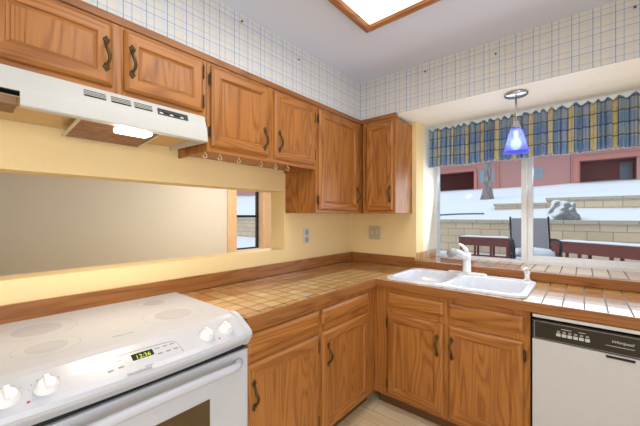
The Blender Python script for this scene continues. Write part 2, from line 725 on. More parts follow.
# ------------------------------------------------------------------ room shell
FL = 0.06
CEIL = 2.435
SOF = 0.296          # soffit depth
SB = 2.122            # soffit underside
OZ0, OZ1, OY = 1.090, 1.522, -0.880   # pass-through opening
WX0, WX1, WY = 0.652, 2.11, 0.42      # window recess

struct('floor', MB().box((-2.4, -5.1, -0.06), (3.7, 1.5, FL)), M['floor'])
struct('ceiling', MB().box((-2.4, -5.1, CEIL), (3.7, 1.5, CEIL + 0.06)), M['ceil'])
b = MB()
b.box((-0.15, -5.0, 0), (0, 0.15, OZ0)).box((-0.15, -5.0, OZ1), (0, 0.15, CEIL))
b.box((-0.15, OY, OZ0), (0, 0.15, OZ1)).box((-0.15, -5.0, OZ0), (0, -3.1, OZ1))
struct('wall_left', b, M['paint'])
b = MB()
b.box((0, 0, 0), (WX0, 0.15, CEIL)).box((WX1, 0, 0), (3.6, 0.15, CEIL)).box((WX0, 0, 0), (WX1, 0.15, 0.925))
struct('wall_back', b, M['paint'])
b = MB().box((3.6, -5.1, 0), (3.7, -4.6, CEIL)).box((3.6, -2.1, 0), (3.7, 0.15, CEIL)).box((3.6, -4.6, 2.2), (3.7, -2.1, CEIL))
struct('wall_right', b, M['paint'])
struct('wall_rear', MB().box((-2.4, -5.1, 0), (3.6, -5.0, CEIL)), M['paint'])
# window bay
b = MB().box((WX0 - 0.1, 0.15, 0.80), (WX0, WY + 0.1, CEIL)).box((WX1, 0.15, 0.80), (WX1 + 0.1, WY + 0.1, CEIL))
b.box((WX0, 0.15, 0.80), (WX1, WY + 0.1, 0.95)).box((WX0, 0.0, SB), (WX1, WY + 0.1, CEIL))
struct('wall_window_bay', b, M['jamb'])
# plaid papered soffits
struct('wall_soffit_left', MB().box((0.001, -5.0, SB), (SOF, -0.001, CEIL)), M['wallpaper'])
o = struct('wall_soffit_back', MB().box((SOF, -SOF, SB), (3.6, -0.001, CEIL)), [M['wallpaper'], M['jamb']])
for p in o.data.polygons:
    if p.normal.z < -0.9:
        p.material_index = 1
# oak strip under the soffit
struct('trim_1', MB().box((0.28, -3.4, 2.097), (SOF + 0.014, -SOF - 0.014, 2.130), 0.004), EDGE['y'])
struct('trim_2', MB().box((0.28, -SOF - 0.014, 2.097), (0.628, -0.28, 2.130), 0.004), EDGE['x'])
# dining room beyond the pass-through
DX = -2.2
b = MB().box((DX - 0.14, -5.0, 0), (DX, 0.215, CEIL)).box((DX - 0.14, 0.70, 0), (DX, 1.4, CEIL))
b.box((DX - 0.14, 0.215, 0), (DX, 0.70, 0.826)).box((DX - 0.14, 0.215, 1.86), (DX, 0.70, CEIL))
struct('wall_dining', b, M['dinewall'])
struct('wall_dining_end', MB().box((DX, 1.3, 0), (-0.15, 1.4, CEIL)).box((-0.25, 0.15, 0), (-0.15, 1.3, CEIL)), M['dinewall'])
b = MB()
for y0, y1 in ((0.215, 0.235), (0.665, 0.70)):
    b.box((DX - 0.13, y0, 0.83), (DX - 0.09, y1, 1.86))
b.box((DX - 0.13, 0.235, 0.826), (DX - 0.09, 0.665, 0.848)).box((DX - 0.13, 0.235, 1.315), (DX - 0.085, 0.665, 1.355)).box((DX - 0.13, 0.235, 1.83), (DX - 0.09, 0.665, 1.86))
w2 = struct('window_2', b, M['blackframe'])
g = MB().box((DX - 0.112, 0.236, 0.849), (DX - 0.108, 0.664, 1.829)).build('window_glass', M['glass'], w2)
b = MB().box((DX + 0.001, 0.06, 0.74), (DX + 0.02, 0.213, 1.95), 0.004).box((DX + 0.001, 0.702, 0.74), (DX + 0.02, 0.855, 1.95), 0.004)
b.box((DX - 0.085, 0.702, 0.829), (DX, 0.698, 1.858)).box((DX - 0.085, 0.2155, 0.829), (DX, 0.219, 1.858))
b.box((DX + 0.001, 0.213, 1.862), (DX + 0.02, 0.702, 1.95), 0.004)
b.build('casing', PINE, w2)

# kitchen window: white vinyl slider
b = MB()
FT = 0.03
wy0, wy1 = WY - 0.005, WY + 0.075
b.box((WX0, wy0, 0.952), (WX0 + 0.025, wy1, SB - 0.001)).box((WX1 - 0.03, wy0, 0.952), (WX1, wy1, SB - 0.001))
b.box((WX0 + 0.025, wy0, 0.952), (WX1 - 0.03, wy1, 0.988)).box((WX0 + 0.025, wy0, SB - 0.04), (WX1 - 0.03, wy1, SB - 0.001))
b.box((1.335, wy0 + 0.005, 0.988), (1.372, wy1 - 0.03, SB - 0.04), 0.003)
w1 = struct('window_1', b, M['vinyl'])
s1 = MB().box((1.372, wy0 + 0.03, 0.988), (1.408, wy1 - 0.005, SB - 0.04), 0.003).box((2.05, wy0 + 0.03, 0.988), (2.08, wy1 - 0.005, SB - 0.04), 0.003)
s1.box((1.408, wy0 + 0.03, 0.988), (2.05, wy1 - 0.005, 1.03), 0.003).box((1.408, wy0 + 0.03, 2.02), (2.05, wy1 - 0.005, SB - 0.04), 0.003)
sl = s1.build('sliding_sash', M['vinyl'], w1)
MB().box((1.409, wy0 + 0.052, 1.031), (2.049, wy0 + 0.056, 2.019)).build('window_glass', M['glass'], sl)
MB().box((WX0 + 0.026, wy0 + 0.018, 0.989), (1.334, wy0 + 0.022, SB - 0.041)).build('window_glass', M['glass'], w1)
# tiled sill with oak front strip
sillo = struct('trim_3', MB().box((WX0 + 0.001, 0.0, 0.951), (WX1 - 0.001, wy0 - 0.001, 0.972)), M['tile'])
struct('trim_4', MB().box((WX0 - 0.005, -0.022, 0.9155), (WX1, -0.0005, 0.974), 0.004), EDGE['x'])
struct('trim_5', MB().box((WX0 + 0.001, 0.002, 0.9725), (WX0 + 0.013, wy0 - 0.002, 1.035), 0.002), M['tile'])
# unseen glass patio door on the right, added to carry the side fill light
b = MB()
for y in (-4.6, -3.39, -2.18):
    b.box((3.61, y, FL), (3.68, y + 0.08, 2.2))
for y in (-4.52, -3.31):
    b.box((3.61, y, 2.12), (3.68, y + 1.13, 2.2)).box((3.61, y, FL), (3.68, y + 1.13, FL + 0.08))
d1 = struct('added_door_1', b, M['vinyl'])
b = MB()
for y in (-4.519, -3.309):
    b.box((3.643, y, FL + 0.081), (3.647, y + 1.128, 2.119))
b.build('added_door_glass', M['glass'], d1)


# ------------------------------------------------------------------ oak cabinets
def door_mb(T, u0, u1, v0, v1, w0, drawer=False):
    m = MB(T)
    if drawer:
        prof = [(0, 0), (0, .009), (.004, .013), (.013, .0175), (.017, .019)]
    else:
        prof = [(0, 0), (0, .008), (.003, .012), (.011, .0175), (.014, .019), (.049, .019), (.052, .0175), (.0545, .012), (.058, .0105), (.060, .0080), (.063, .0080), (.0655, .0100)]
    loops = []
    for i, w in prof:
        loops.append([(u0 + i, v0 + i, w0 + w), (u1 - i, v0 + i, w0 + w), (u1 - i, v1 - i, w0 + w), (u0 + i, v1 - i, w0 + w)])
    vs = [p for L in loops for p in L]
    fs, mi = [], []
    for a in range(len(loops) - 1):
        for k in range(4):
            fs.append((a * 4 + k, a * 4 + (k + 1) % 4, a * 4 + 4 + (k + 1) % 4, a * 4 + 4 + k))
            mi.append(1 if (k in (0, 2) or drawer) else 0)
    fs.append((3, 2, 1, 0))
    mi.append(0)
    e = (len(loops) - 1) * 4
    fs.append((e, e + 1, e + 2, e + 3))
    mi.append(1 if drawer else 0)
    m.add(vs, fs, mi)
    return m


def pull_mb(T, u, v, w):
    """antique scroll pull: a twisted arched bar between two leaf plates"""
    m = MB(T)
    pts, rs = [], []
    N = 22
    for i in range(N + 1):
        t = i / N
        pts.append((u + 0.0055 * math.sin(2 * PI * t), v + (t - 0.5) * 0.088, w + 0.004 + 0.024 * math.sin(PI * t) ** 0.7))
        rs.append(0.0042 + 0.0022 * math.sin(PI * t) + 0.0008 * math.sin(16 * PI * t))
    m.tube(pts, rs, 8)
    for sg in (-1, 1):
        c = v + sg * 0.046
        m.ball((u, c, w + 0.003), (0.0095, 0.012, 0.0045), 12, 6)
        m.ball((u - 0.006, c + sg * 0.006, w + 0.003), (0.006, 0.007, 0.004), 10, 6)
        m.ball((u + 0.006, c + sg * 0.006, w + 0.003), (0.006, 0.007, 0.004), 10, 6)
        m.ball((u, c + sg * 0.014, w + 0.003), (0.0055, 0.008, 0.004), 10, 6)
        m.ball((u, c - sg * 0.003, w + 0.007), (0.0055, 0.0055, 0.005), 10, 6)
    return m


def hinge_mb(T, u, v, w, sg):
    m = MB(T)
    m.tube([(u, v - 0.028, w + 0.011), (u, v + 0.028, w + 0.011)], 0.0030, 8)
    m.ball((u, v - 0.031, w + 0.011), 0.0034, 8, 6)
    m.ball((u, v + 0.031, w + 0.011), 0.0034, 8, 6)
    m.box((u, v - 0.025, w + 0.0005), (u + sg * 0.008, v + 0.025, w + 0.003), 0.001)
    return m


def cabinet(name, label, T, u0, u1, v0, v1, depth, holes, fronts, base_v=None, recess=0.0, hollow=False):
    """holes: list of (u0,u1,v0,v1) in the face frame; fronts: list of dicts for doors and drawer fronts"""
    hx = 'y' if T is LEFT else 'x'
    mats = [OAK['z'], OAK[hx]]
    um = (u0 + u1) / 2
    root = thing(name, label, 'cabinet', T((um, v0 if base_v is None else base_v, depth / 2)))
    FW = depth
    m = MB(T)
    if hollow:
        m.box((u0 + 0.001, v0, 0.003), (u0 + 0.017, v1 - 0.001, FW - 0.02)).box((u1 - 0.017, v0, 0.003), (u1 - 0.001, v1 - 0.001, FW - 0.02))
        m.box((u0 + 0.017, v0, 0.003), (u1 - 0.017, v0 + 0.016, FW - 0.02)).box((u0 + 0.017, v0 + 0.016, 0.003), (u1 - 0.017, v1 - 0.001, 0.012))
    else:
        m.box((u0 + 0.001, v0 + recess, 0.003), (u1 - 0.001, v1 - 0.001, FW - 0.019))
    if recess:
        m.box((u0 + 0.001, v0, 0.003), (u0 + 0.013, v0 + recess, FW - 0.019), mi=0)
        m.box((u1 - 0.013, v0, 0.003), (u1 - 0.001, v0 + recess, FW - 0.019), mi=0)
    m.build('cabinet_body', [OAK['z']], root)
    if base_v is not None:
        k = MB(T)
        k.box((u0 + 0.002, base_v + 0.001, 0.05), (u1 - 0.002, v0, FW - 0.062))
        k.build('toe_kick', M['toe'], root)
    # face frame: grid of strips around the openings
    us = sorted({u0, u1} | {h[0] for h in holes} | {h[1] for h in holes})
    vs = sorted({v0, v1} | {h[2] for h in holes} | {h[3] for h in holes})
    f = MB(T)
    for a in range(len(us) - 1):
        for c in range(len(vs) - 1):
            cu, cv = (us[a] + us[a + 1]) / 2, (vs[c] + vs[c + 1]) / 2
            if any(h[0] < cu < h[1] and h[2] < cv < h[3] for h in holes):
                continue
            vert = not any(h[0] < cu < h[1] for h in holes)
            f.box((us[a], vs[c], FW - 0.019), (us[a + 1], vs[c + 1], FW), mi=0 if vert else 1)
    f.build('face_frame', mats, root)
    for d in fronts:
        a0, a1, b0, b1 = d['r']
        dr = d.get('drawer', False)
        do = door_mb(T, a0, a1, b0, b1, FW + 0.0005, dr).build('drawer_front' if dr else 'door', mats, root)
        if 'pull' in d:
            pull_mb(T, d['pull'][0], d['pull'][1], FW + 0.0195).build('pull', M['bronze'], do)
        if 'hinge' in d:
            sg = d['hinge']
            u = a1 + 0.004 if sg > 0 else a0 - 0.004
            for v in (b0 + 0.07, b1 - 0.07) if (b1 - b0) > 0.3 else (b0 + 0.05, b1 - 0.05):
                hinge_mb(T, u, v, FW, sg).build('hinge', M['bronze'], do)
    return root


UD = 0.305           # face of the wall cabinets
UT = 2.095
cabinet('hood_cabinet', 'short oak wall cabinet with two raised panel doors above the white range hood', LEFT,
        -2.470, -1.683, 1.808, UT, UD,
        [(-2.425, -2.10, 1.85, 2.07), (-2.03, -1.72, 1.85, 2.07)],
        [dict(r=(-2.428, -2.081, 1.841, 2.084), pull=(-2.105, 1.958), hinge=-1),
         dict(r=(-2.042, -1.706, 1.841, 2.084), pull=(-2.016, 1.960), hinge=1)])
hk = cabinet('wall_cabinet', 'oak wall cabinet with two doors and a row of cup hooks under it', LEFT,
             -1.681, -0.873, 1.659, UT, UD,
             [(-1.64, -1.32, 1.70, 2.07), (-1.23, -0.90, 1.70, 2.07)],
             [dict(r=(-1.662, -1.298, 1.684, 2.082), pull=(-1.334, 1.780), hinge=-1),
              dict(r=(-1.253, -0.889, 1.684, 2.082), pull=(-1.221, 1.786), hinge=1)], recess=0.02)
for y in (-1.671, -1.588, -1.472, -1.318, -1.206, -1.103):
    z0 = 1.659
    pts = [(0.272, y, z0 + 0.012), (0.272, y, z0 - 0.007)]
    for i in range(1, 15):
        a = PI / 2 - i / 14 * 1.55 * PI
        pts.append((0.272, y + 0.0105 * math.cos(a), z0 - 0.0185 + 0.0105 * math.sin(a)))
    h = MB().tube(pts, 0.0020, 6)
    h.lathe([(0.0055, 0), (0.0055, 0.002), (0.0028, 0.004)], (0.272, y, z0 + 0.0195), (0, 0, -1), 10)
    h.build('cup_hook', M['brass'], hk)
cabinet('tall_wall_cabinet', 'taller oak wall cabinet with one door on the pass-through wall, next to the corner', LEFT,
        -0.871, -0.0045, 1.363, UT, UD,
        [(-0.83, -0.36, 1.40, 2.06)],
        [dict(r=(-0.846, -0.355, 1.381, 2.082), pull=(-0.383, 1.508), hinge=-1)])
cabinet('window_wall_cabinet', 'narrow oak wall cabinet with one door on the window wall', RIGHT,
        0.326, 0.618, 1.363, UT, UD,
        [(0.38, 0.58, 1.40, 2.06)],
        [dict(r=(0.362, 0.604, 1.381, 2.076), pull=(0.580, 1.508))])

BD = 0.622           # face of the base cabinets
BT = 0.873
dz = (0.752, 0.836)
oz = (0.168, 0.708)
cabinet('base_cabinet', 'oak base cabinet with a drawer and a door, directly beside the white range', LEFT,
        -1.694, -1.208, 0.15, BT, BD,
        [(-1.66, -1.245, 0.19, 0.69), (-1.66, -1.245, 0.77, 0.825)],
        [dict(r=(-1.686, -1.222, *dz), drawer=True), dict(r=(-1.686, -1.222, *oz), pull=(-1.655, 0.578), hinge=1)], base_v=FL)
cabinet('base_cabinet', 'oak base cabinet with a drawer and a door, in the inner corner', LEFT,
        -1.206, -0.62, 0.15, BT, BD,
        [(-1.16, -0.75, 0.19, 0.69), (-1.16, -0.75, 0.77, 0.825)],
        [dict(r=(-1.194, -0.722, *dz), drawer=True), dict(r=(-1.194, -0.722, *oz), pull=(-1.150, 0.582))], base_v=FL)
cabinet('sink_base_cabinet', 'wide oak base cabinet with two doors below the white sink', RIGHT,
        0.624, 1.508, 0.15, BT, BD,
        [(0.76, 1.05, 0.19, 0.69), (1.15, 1.44, 0.19, 0.69), (0.76, 1.05, 0.77, 0.825), (1.15, 1.44, 0.77, 0.825)],
        [dict(r=(0.722, 1.086, *dz), drawer=True), dict(r=(1.114, 1.480, *dz), drawer=True),
         dict(r=(0.722, 1.086, *oz), pull=(1.052, 0.578), hinge=-1), dict(r=(1.114, 1.480, *oz), pull=(1.136, 0.582), hinge=1)], base_v=FL, hollow=True)

# ------------------------------------------------------------------ tiled countertop with oak edge and oak upstand
CT = 0.914
SX0, SX1, SY0, SY1 = 0.668, 1.490, -0.600, -0.072     # sink outline
ctop = thing('countertop', 'L-shaped tan tiled countertop with oak edging and oak upstand', 'countertop', (0.3, -0.3, 0.875))
hx0, hx1, hy0, hy1 = SX0 + 0.02, SX1 - 0.02, SY0 + 0.02, SY1 - 0.02
b = MB()
zt0 = 0.8755
b.box((0.003, -1.694, zt0), (0.625, -0.003, CT))
b.box((0.625, -0.625, zt0), (hx0, -0.003, CT)).box((hx0, -0.625, zt0), (hx1, hy0, CT)).box((hx0, hy1, zt0), (hx1, -0.003, CT))
b.box((hx1, -0.625, zt0), (2.13, -0.003, CT))
b.build('tile_surface', M['tile'], ctop)
b = MB().box((0.626, -1.694, 0.866), (0.646, -0.6265, CT + 0.002), 0.004, mi=0)
b.box((0.627, -0.646, 0.866), (2.13, -0.626, CT + 0.002), 0.004, mi=1)
b.build('oak_edge', [EDGE['y'], EDGE['x']], ctop)
b = MB().box((0.002, -2.9, CT + 0.001), (0.021, -0.002, 0.996), 0.003, mi=0)
b.box((0.0215, -0.021, CT + 0.001), (WX0 - 0.006, -0.002, 0.996), 0.003, mi=1)
b.build('oak_upstand', [EDGE['y'], EDGE['x']], ctop)


# ------------------------------------------------------------------ sink, faucet, spray
def rrect(x0, x1, y0, y1, r, z, n=6):
    out = []
    for cx, cy, a0 in ((x1 - r, y1 - r, 0), (x0 + r, y1 - r, 90), (x0 + r, y0 + r, 180), (x1 - r, y0 + r, 270)):
        for i in range(n + 1):
            a = math.radians(a0 + 90 * i / n)
            out.append((cx + r * math.cos(a), cy + r * math.sin(a), z))
    return out


sink = thing('kitchen_sink', 'white double bowl drop-in sink under the window', 'sink', ((SX0 + SX1) / 2, (SY0 + SY1) / 2, CT))
mx = (SX0 + SX1) / 2 - 0.01
rim = CT + 0.014
bowls = [(SX0 + 0.035, mx - 0.014, SY0 + 0.032, SY1 - 0.085), (mx + 0.014, SX1 - 0.035, SY0 + 0.032, SY1 - 0.085)]
# rim: outer loop down to the counter, top face made as a bridged grid with the two bowl openings
bm = bmesh.new()
outer0 = [bm.verts.new(p) for p in rrect(SX0, SX1, SY0, SY1, 0.07, CT + 0.001)]
outer1 = [bm.verts.new(p) for p in rrect(SX0 + 0.004, SX1 - 0.004, SY0 + 0.004, SY1 - 0.004, 0.067, rim - 0.003)]
outer2 = [bm.verts.new(p) for p in rrect(SX0 + 0.012, SX1 - 0.012, SY0 + 0.012, SY1 - 0.012, 0.06, rim)]
n = len(outer0)
for A, B in ((outer0, outer1), (outer1, outer2)):
    for k in range(n):
        bm.faces.new((A[k], A[(k + 1) % n], B[(k + 1) % n], B[k]))
edges = [bm.edges.get((outer2[k], outer2[(k + 1) % n])) for k in range(n)]
holes = []
for x0, x1, y0, y1 in bowls:
    lp = [bm.verts.new(p) for p in rrect(x0, x1, y0, y1, 0.07, rim)]
    edges += [bm.edges.new((lp[k], lp[(k + 1) % n])) for k in range(n)]
    holes.append(lp)
bmesh.ops.triangle_fill(bm, edges=edges, use_beauty=True, use_dissolve=False)
bm.verts.index_update()
b = MB()
b.add([v.co[:] for v in bm.verts], [[v.index for v in f.verts] for f in bm.faces], 0, False)
bm.free()
b.build('rim', M['sink'], sink)
for x0, x1, y0, y1 in bowls:
    b = MB()
    loops = [rrect(x0, x1, y0, y1, 0.07, rim), rrect(x0 + 0.006, x1 - 0.006, y0 + 0.006, y1 - 0.006, 0.066, rim - 0.008),
             rrect(x0 + 0.018, x1 - 0.018, y0 + 0.018, y1 - 0.018, 0.06, rim - 0.12), rrect(x0 + 0.03, x1 - 0.03, y0 + 0.03, y1 - 0.03, 0.055, rim - 0.155),
             rrect(x0 + 0.07, x1 - 0.07, y0 + 0.07, y1 - 0.07, 0.05, rim - 0.17)]
    b.loft(loops, smooth=True, cap0=False)
    bw = b.build('bowl', M['sink'], sink, recalc=False)
    bw.data.flip_normals()
    MB().lathe([(0.042, 0), (0.042, 0.003), (0.03, 0.004), (0.028, 0.001)], ((x0 + x1) / 2, (y0 + y1) / 2, rim - 0.169), n=20).build('drain', M['chrome'], bw)

fa = thing('kitchen_faucet', 'white single lever faucet with pull-out head on the back of the sink', 'faucet', (1.075, -0.112, rim))
fx, fy = 1.075, -0.112
b = MB().loft([rrect(fx - 0.13, fx + 0.13, fy - 0.028, fy + 0.028, 0.027, rim + 0.0005), rrect(fx - 0.13, fx + 0.13, fy - 0.028, fy + 0.028, 0.027, rim + 0.007), rrect(fx - 0.12, fx + 0.12, fy - 0.02, fy + 0.02, 0.019, rim + 0.012)])
b.build('deck_plate', M['faucet'], fa)
b = MB().lathe([(0.031, 0.012), (0.028, 0.02), (0.026, 0.10), (0.029, 0.125), (0.026, 0.145), (0.012, 0.155), (0, 0.156)], (fx, fy, rim), n=22)
b.build('faucet_body', M['faucet'], fa)
pts = [(fx, fy, rim + 0.105), (fx - 0.012, fy - 0.04, rim + 0.135), (fx - 0.026, fy - 0.085, rim + 0.158), (fx - 0.04, fy - 0.13, rim + 0.168)]
b = MB().tube(pts, [0.024, 0.021, 0.019, 0.018], 16)
sp = b.build('spout', M['faucet'], fa)
d = Vector((-0.016, -0.05, -0.012)).normalized()
c = Vector(pts[-1])
b = MB().lathe([(0.018, -0.004), (0.024, 0.01), (0.027, 0.04), (0.026, 0.062), (0.020, 0.066)], c, d, 18)
b.build('spray_head', M['grey'], sp)
b = MB().tube([(fx, fy, rim + 0.145), (fx - 0.002, fy - 0.012, rim + 0.172), (fx - 0.012, fy - 0.05, rim + 0.200), (fx - 0.024, fy - 0.095, rim + 0.218)], [0.017, 0.014, 0.011, 0.008], 12)
b.build('lever', M['faucet'], fa)
sd = thing('soap_dispenser', 'small white pump soap dispenser at the right rear corner of the sink', 'soap dispenser', (1.435, -0.108, rim))
MB().lathe([(0.021, 0.0005), (0.021, 0.006), (0.014, 0.01), (0.013, 0.035), (0.016, 0.038), (0.016, 0.058), (0.008, 0.062), (0, 0.0625)], (1.435, -0.108, rim), n=18).build('pump_collar', M['faucet'], sd)
MB().tube([(1.435, -0.108, rim + 0.060), (1.435, -0.108, rim + 0.074), (1.431, -0.124, rim + 0.080), (1.423, -0.155, rim + 0.078)], [0.009, 0.010, 0.008, 0.006], 12).build('nozzle', M['faucet'], sd)

# ------------------------------------------------------------------ range
RY0, RY1 = -2.462, -1.700
rg = thing('electric_range', 'white slide-in electric range with smooth cooktop and four front knobs', 'range', (0.34, (RY0 + RY1) / 2, FL))
MB().box((0.026, RY0 + 0.002, FL + 0.001), (0.640, RY1 - 0.004, 0.905), 0.003).build('range_body', M['white'], rg)
MB().box((0.024, RY0, 0.906), (0.575, RY1 - 0.001, 0.930), 0.006).build('cooktop', M['white'], rg)
for (bx, by, r0) in ((0.165, -1.870, 0.075), (0.40, -1.885, 0.115), (0.205, -2.285, 0.115), (0.425, -2.29, 0.085)):
    b = MB()
    nn = 40
    for ra, rb in ((r0 - 0.003, r0), (0.002, r0 * 0.62)):
        lo = [[(bx + r * math.cos(2 * PI * k / nn), by + r * math.sin(2 * PI * k / nn), 0.9304) for k in range(nn)] for r in (ra, rb)]
        b.loft(lo, cap0=False, cap1=False)
    b.build('burner_marking', M['ring'], rg)


def bow(y):
    t = (y - (RY0 + RY1) / 2) / 0.381
    return 0.022 * (1 - t * t)


prof = [(0.555, 0.840), (0.555, 0.9285), (0.572, 0.9295), (0.600, 0.924), (0.640, 0.903), (0.672, 0.884), (0.684, 0.874), (0.688, 0.862), (0.684, 0.850), (0.660, 0.822)]


def panel_loops(ys, grow=0.0):
    out = []
    for y in ys:
        out.append([(x + (bow(y) * max(0, min(1, (x - 0.60) / 0.08)) if x > 0.56 else 0) + (grow if x > 0.56 else 0), y, z + (grow if z > 0.85 else 0)) for x, z in prof])
    return out


ys = [RY0 + 0.026 + (RY1 - RY0 - 0.052) * i / 24 for i in range(25)]
cp = MB().loft(panel_loops(ys)).build('control_panel', M['white'], rg)
for ya, yb in ((RY0, RY0 + 0.0255), (RY1 - 0.0255, RY1 - 0.0005)):
    L = panel_loops([ya, ya + 0.005, yb - 0.005, yb], 0.0)
    for i, gk in ((0, 0.0), (1, 0.006), (2, 0.006), (3, 0.0)):
        L[i] = [(x + (gk + 0.002 if x > 0.56 else 0), y, z + (gk if z > 0.845 else 0)) for x, y, z in L[i]]
    MB().loft(L).build('end_cap', M['white'], rg)
# slope frame of the panel face
PN = Vector((0.0205, 0, 0.036)).normalized()
PD = Vector((0.036, 0, -0.0205)).normalized()   # down the slope


def on_panel(y, s):
    """a point on the panel face: s metres down the slope from its upper crease"""
    x = 0.600 + PD.x * s
    return Vector((x + bow(y) * max(0, min(1, (x - 0.60) / 0.08)), y, 0.924 + PD.z * s))


EY = Vector((0, 1, 0))
UP = -PD
for y in (-2.398, -2.325, -1.880, -1.800):
    c = on_panel(y, 0.052)
    k = MB().lathe([(0.026, 0.0005), (0.026, 0.004), (0.021, 0.008), (0.019, 0.020), (0.016, 0.022), (0, 0.0225)], c, PN, 24)
    k.obox(c + PN * 0.021, (UP, EY, PN), (0.019, 0.0055, 0.009), 0.003)
    k.build('knob', M['knobwhite'], cp)
    t = MB()
    for i in range(11):
        a = -2.3 + 4.6 * i / 10
        q = c + UP * 0.034 * math.cos(a) + EY * 0.034 * math.sin(a) + PN * 0.0006
        t.obox(q, (UP, EY, PN), (0.0014, 0.0014, 0.0004))
    t.build('knob_marks', M['wordmark'], cp)
for y in (-2.362, -1.842):
    MB().obox(on_panel(y, 0.078) + PN * 0.0008, (UP, EY, PN), (0.003, 0.003, 0.0008)).build('indicator_light', M['red'], cp)
c = on_panel(-2.095, 0.047)
ds = MB().obox(c + PN * 0.0012, (UP, EY, PN), (0.0145, 0.031, 0.0012), 0.0008).build('clock_display', M['display'], cp)
b = MB()
text_mb(b, '12:36', 0.02, c + PN * 0.0026 - EY * 0.022 - UP * 0.007, EY, UP, 0.0003)
b.build('digits', M['led'], ds)
# raised border arc and touch pads
b = MB()
pts = [on_panel(-2.205, 0.028)]
for i in range(13):
    pts.append(on_panel(-2.205 + (2.205 - 2.005) * i / 12, 0.028 - 0.004 * math.sin(PI * i / 12)))
for i in range(1, 8):
    a = i / 7 * PI / 2
    pts.append(on_panel(-2.005 + 0.022 * math.sin(a), 0.028 + 0.022 * (1 - math.cos(a))))
pts.append(on_panel(-1.981, 0.078))
b.tube([p + PN * 0.0006 for p in pts[1:]], 0.0014, 6)
b.build('panel_outline', M['grey'], cp)
for y, s in ((-2.185, 0.045), (-2.160, 0.043), (-2.187, 0.066), (-2.160, 0.064), (-2.048, 0.040), (-2.024, 0.040), (-2.002, 0.040), (-2.048, 0.060), (-2.022, 0.060), (-1.998, 0.060)):
    MB().obox(on_panel(y, s) + PN * 0.0007, (UP, EY, PN), (0.0048, 0.0075, 0.0007), 0.001).build('touch_pad', M['touch'], cp)
for y, s, w_ in ((-2.11, 0.070, 0.016), (-2.10, 0.077, 0.022), (-2.092, 0.084, 0.012)):
    MB().obox(on_panel(y, s) + PN * 0.0004, (UP, EY, PN), (0.0012, w_, 0.0004)).build('legend', M['touch'], cp)
b = MB()
text_mb(b, 'FRIGIDAIRE', 0.0135, on_panel(-2.155, 0.0975) + PN * 0.0008, EY, UP, 0.0003)
b.build('wordmark', M['wordmark'], cp)
b = MB()
text_mb(b, 'CERAMIC', 0.016, (0.50, -2.135, 0.9305), EY, (-1, 0, 0), 0.0002)
b.build('cooktop_print', M['ring'], rg)
# gap, oven door, handle, window, drawer
MB().box((0.600, RY0 + 0.02, 0.800), (0.655, RY1 - 0.012, 0.838)).build('vent_gap', M['dark'], rg)
dr = MB().box((0.641, RY0 + 0.004, 0.235), (0.668, RY1 - 0.006, 0.803), 0.006).build('oven_door', M['white'], rg)
MB().box((0.666, RY0 + 0.13, 0.40), (0.6695, RY1 - 0.175, 0.672), 0.001).build('oven_window', M['ovenglass'], dr)
pts = []
for i in range(21):
    t = i / 20
    y = RY0 + 0.05 + (RY1 - RY0 - 0.10) * t
    e = min(1, min(t, 1 - t) / 0.06)
    pts.append((0.672 + 0.030 * e ** 0.6 + 0.014 * math.sin(PI * t), y, 0.762 + 0.014 * math.sin(PI * t)))
MB().tube(pts, [0.016] * 21, 12).build('oven_handle', M['white'], dr)
MB().box((0.641, RY0 + 0.004, 0.10), (0.664, RY1 - 0.006, 0.228), 0.005).build('storage_drawer', M['white'], rg)

# ------------------------------------------------------------------ range hood
HY0, HY1 = -2.462, -1.722
hd = thing('range_hood', 'white under-cabinet range hood with vent slots and lit lamp', 'range hood', (0.2, (HY0 + HY1) / 2, 1.68))
hz = 1.681
b = MB()
b.box((0.004, HY0, 1.788), (0.352, HY1, 1.806)).box((0.004, HY0, 1.712), (0.012, HY1, 1.788))
for y in (HY0, HY1 - 0.008):
    b.loft([[(0.012, yy, hz + 0.012), (0.378, yy, hz), (0.378, yy, 1.712), (0.352, yy, 1.788), (0.012, yy, 1.788)] for yy in (y, y + 0.008)])
# front: upper sloping face with a crease, lower lip which stops short on the left
b.loft([[(0.350, y, 1.806), (0.358, y, 1.803), (0.380, y, 1.740), (0.382, y, 1.727), (0.372, y, 1.727), (0.345, y, 1.790)] for y in (HY0, HY1)])
b.loft([[(0.382, y, 1.7275), (0.388, y, hz + 0.004), (0.385, y, hz), (0.357, y, hz), (0.357, y, hz + 0.006), (0.376, y, hz + 0.008), (0.372, y, 1.7275)] for y in (-2.348, HY1)])
hs = b.build('hood_shell', M['hoodwhite'], hd)
MB().box((0.013, HY0 + 0.009, 1.712), (0.356, HY1 - 0.009, 1.717)).build('under_pan', M['pan'], hd)
MB().box((0.25, HY0 + 0.010, 1.684), (0.368, -2.352, 1.711), 0.003).build('brown_box', M['hoodbox'], hd)  # plain brown box at the left end of the hood, purpose unknown


def on_front(y, z, out=0.0):
    t = (1.803 - z) / (1.803 - 1.740)
    return Vector((0.358 + 0.022 * t, y, z)) + FN * out


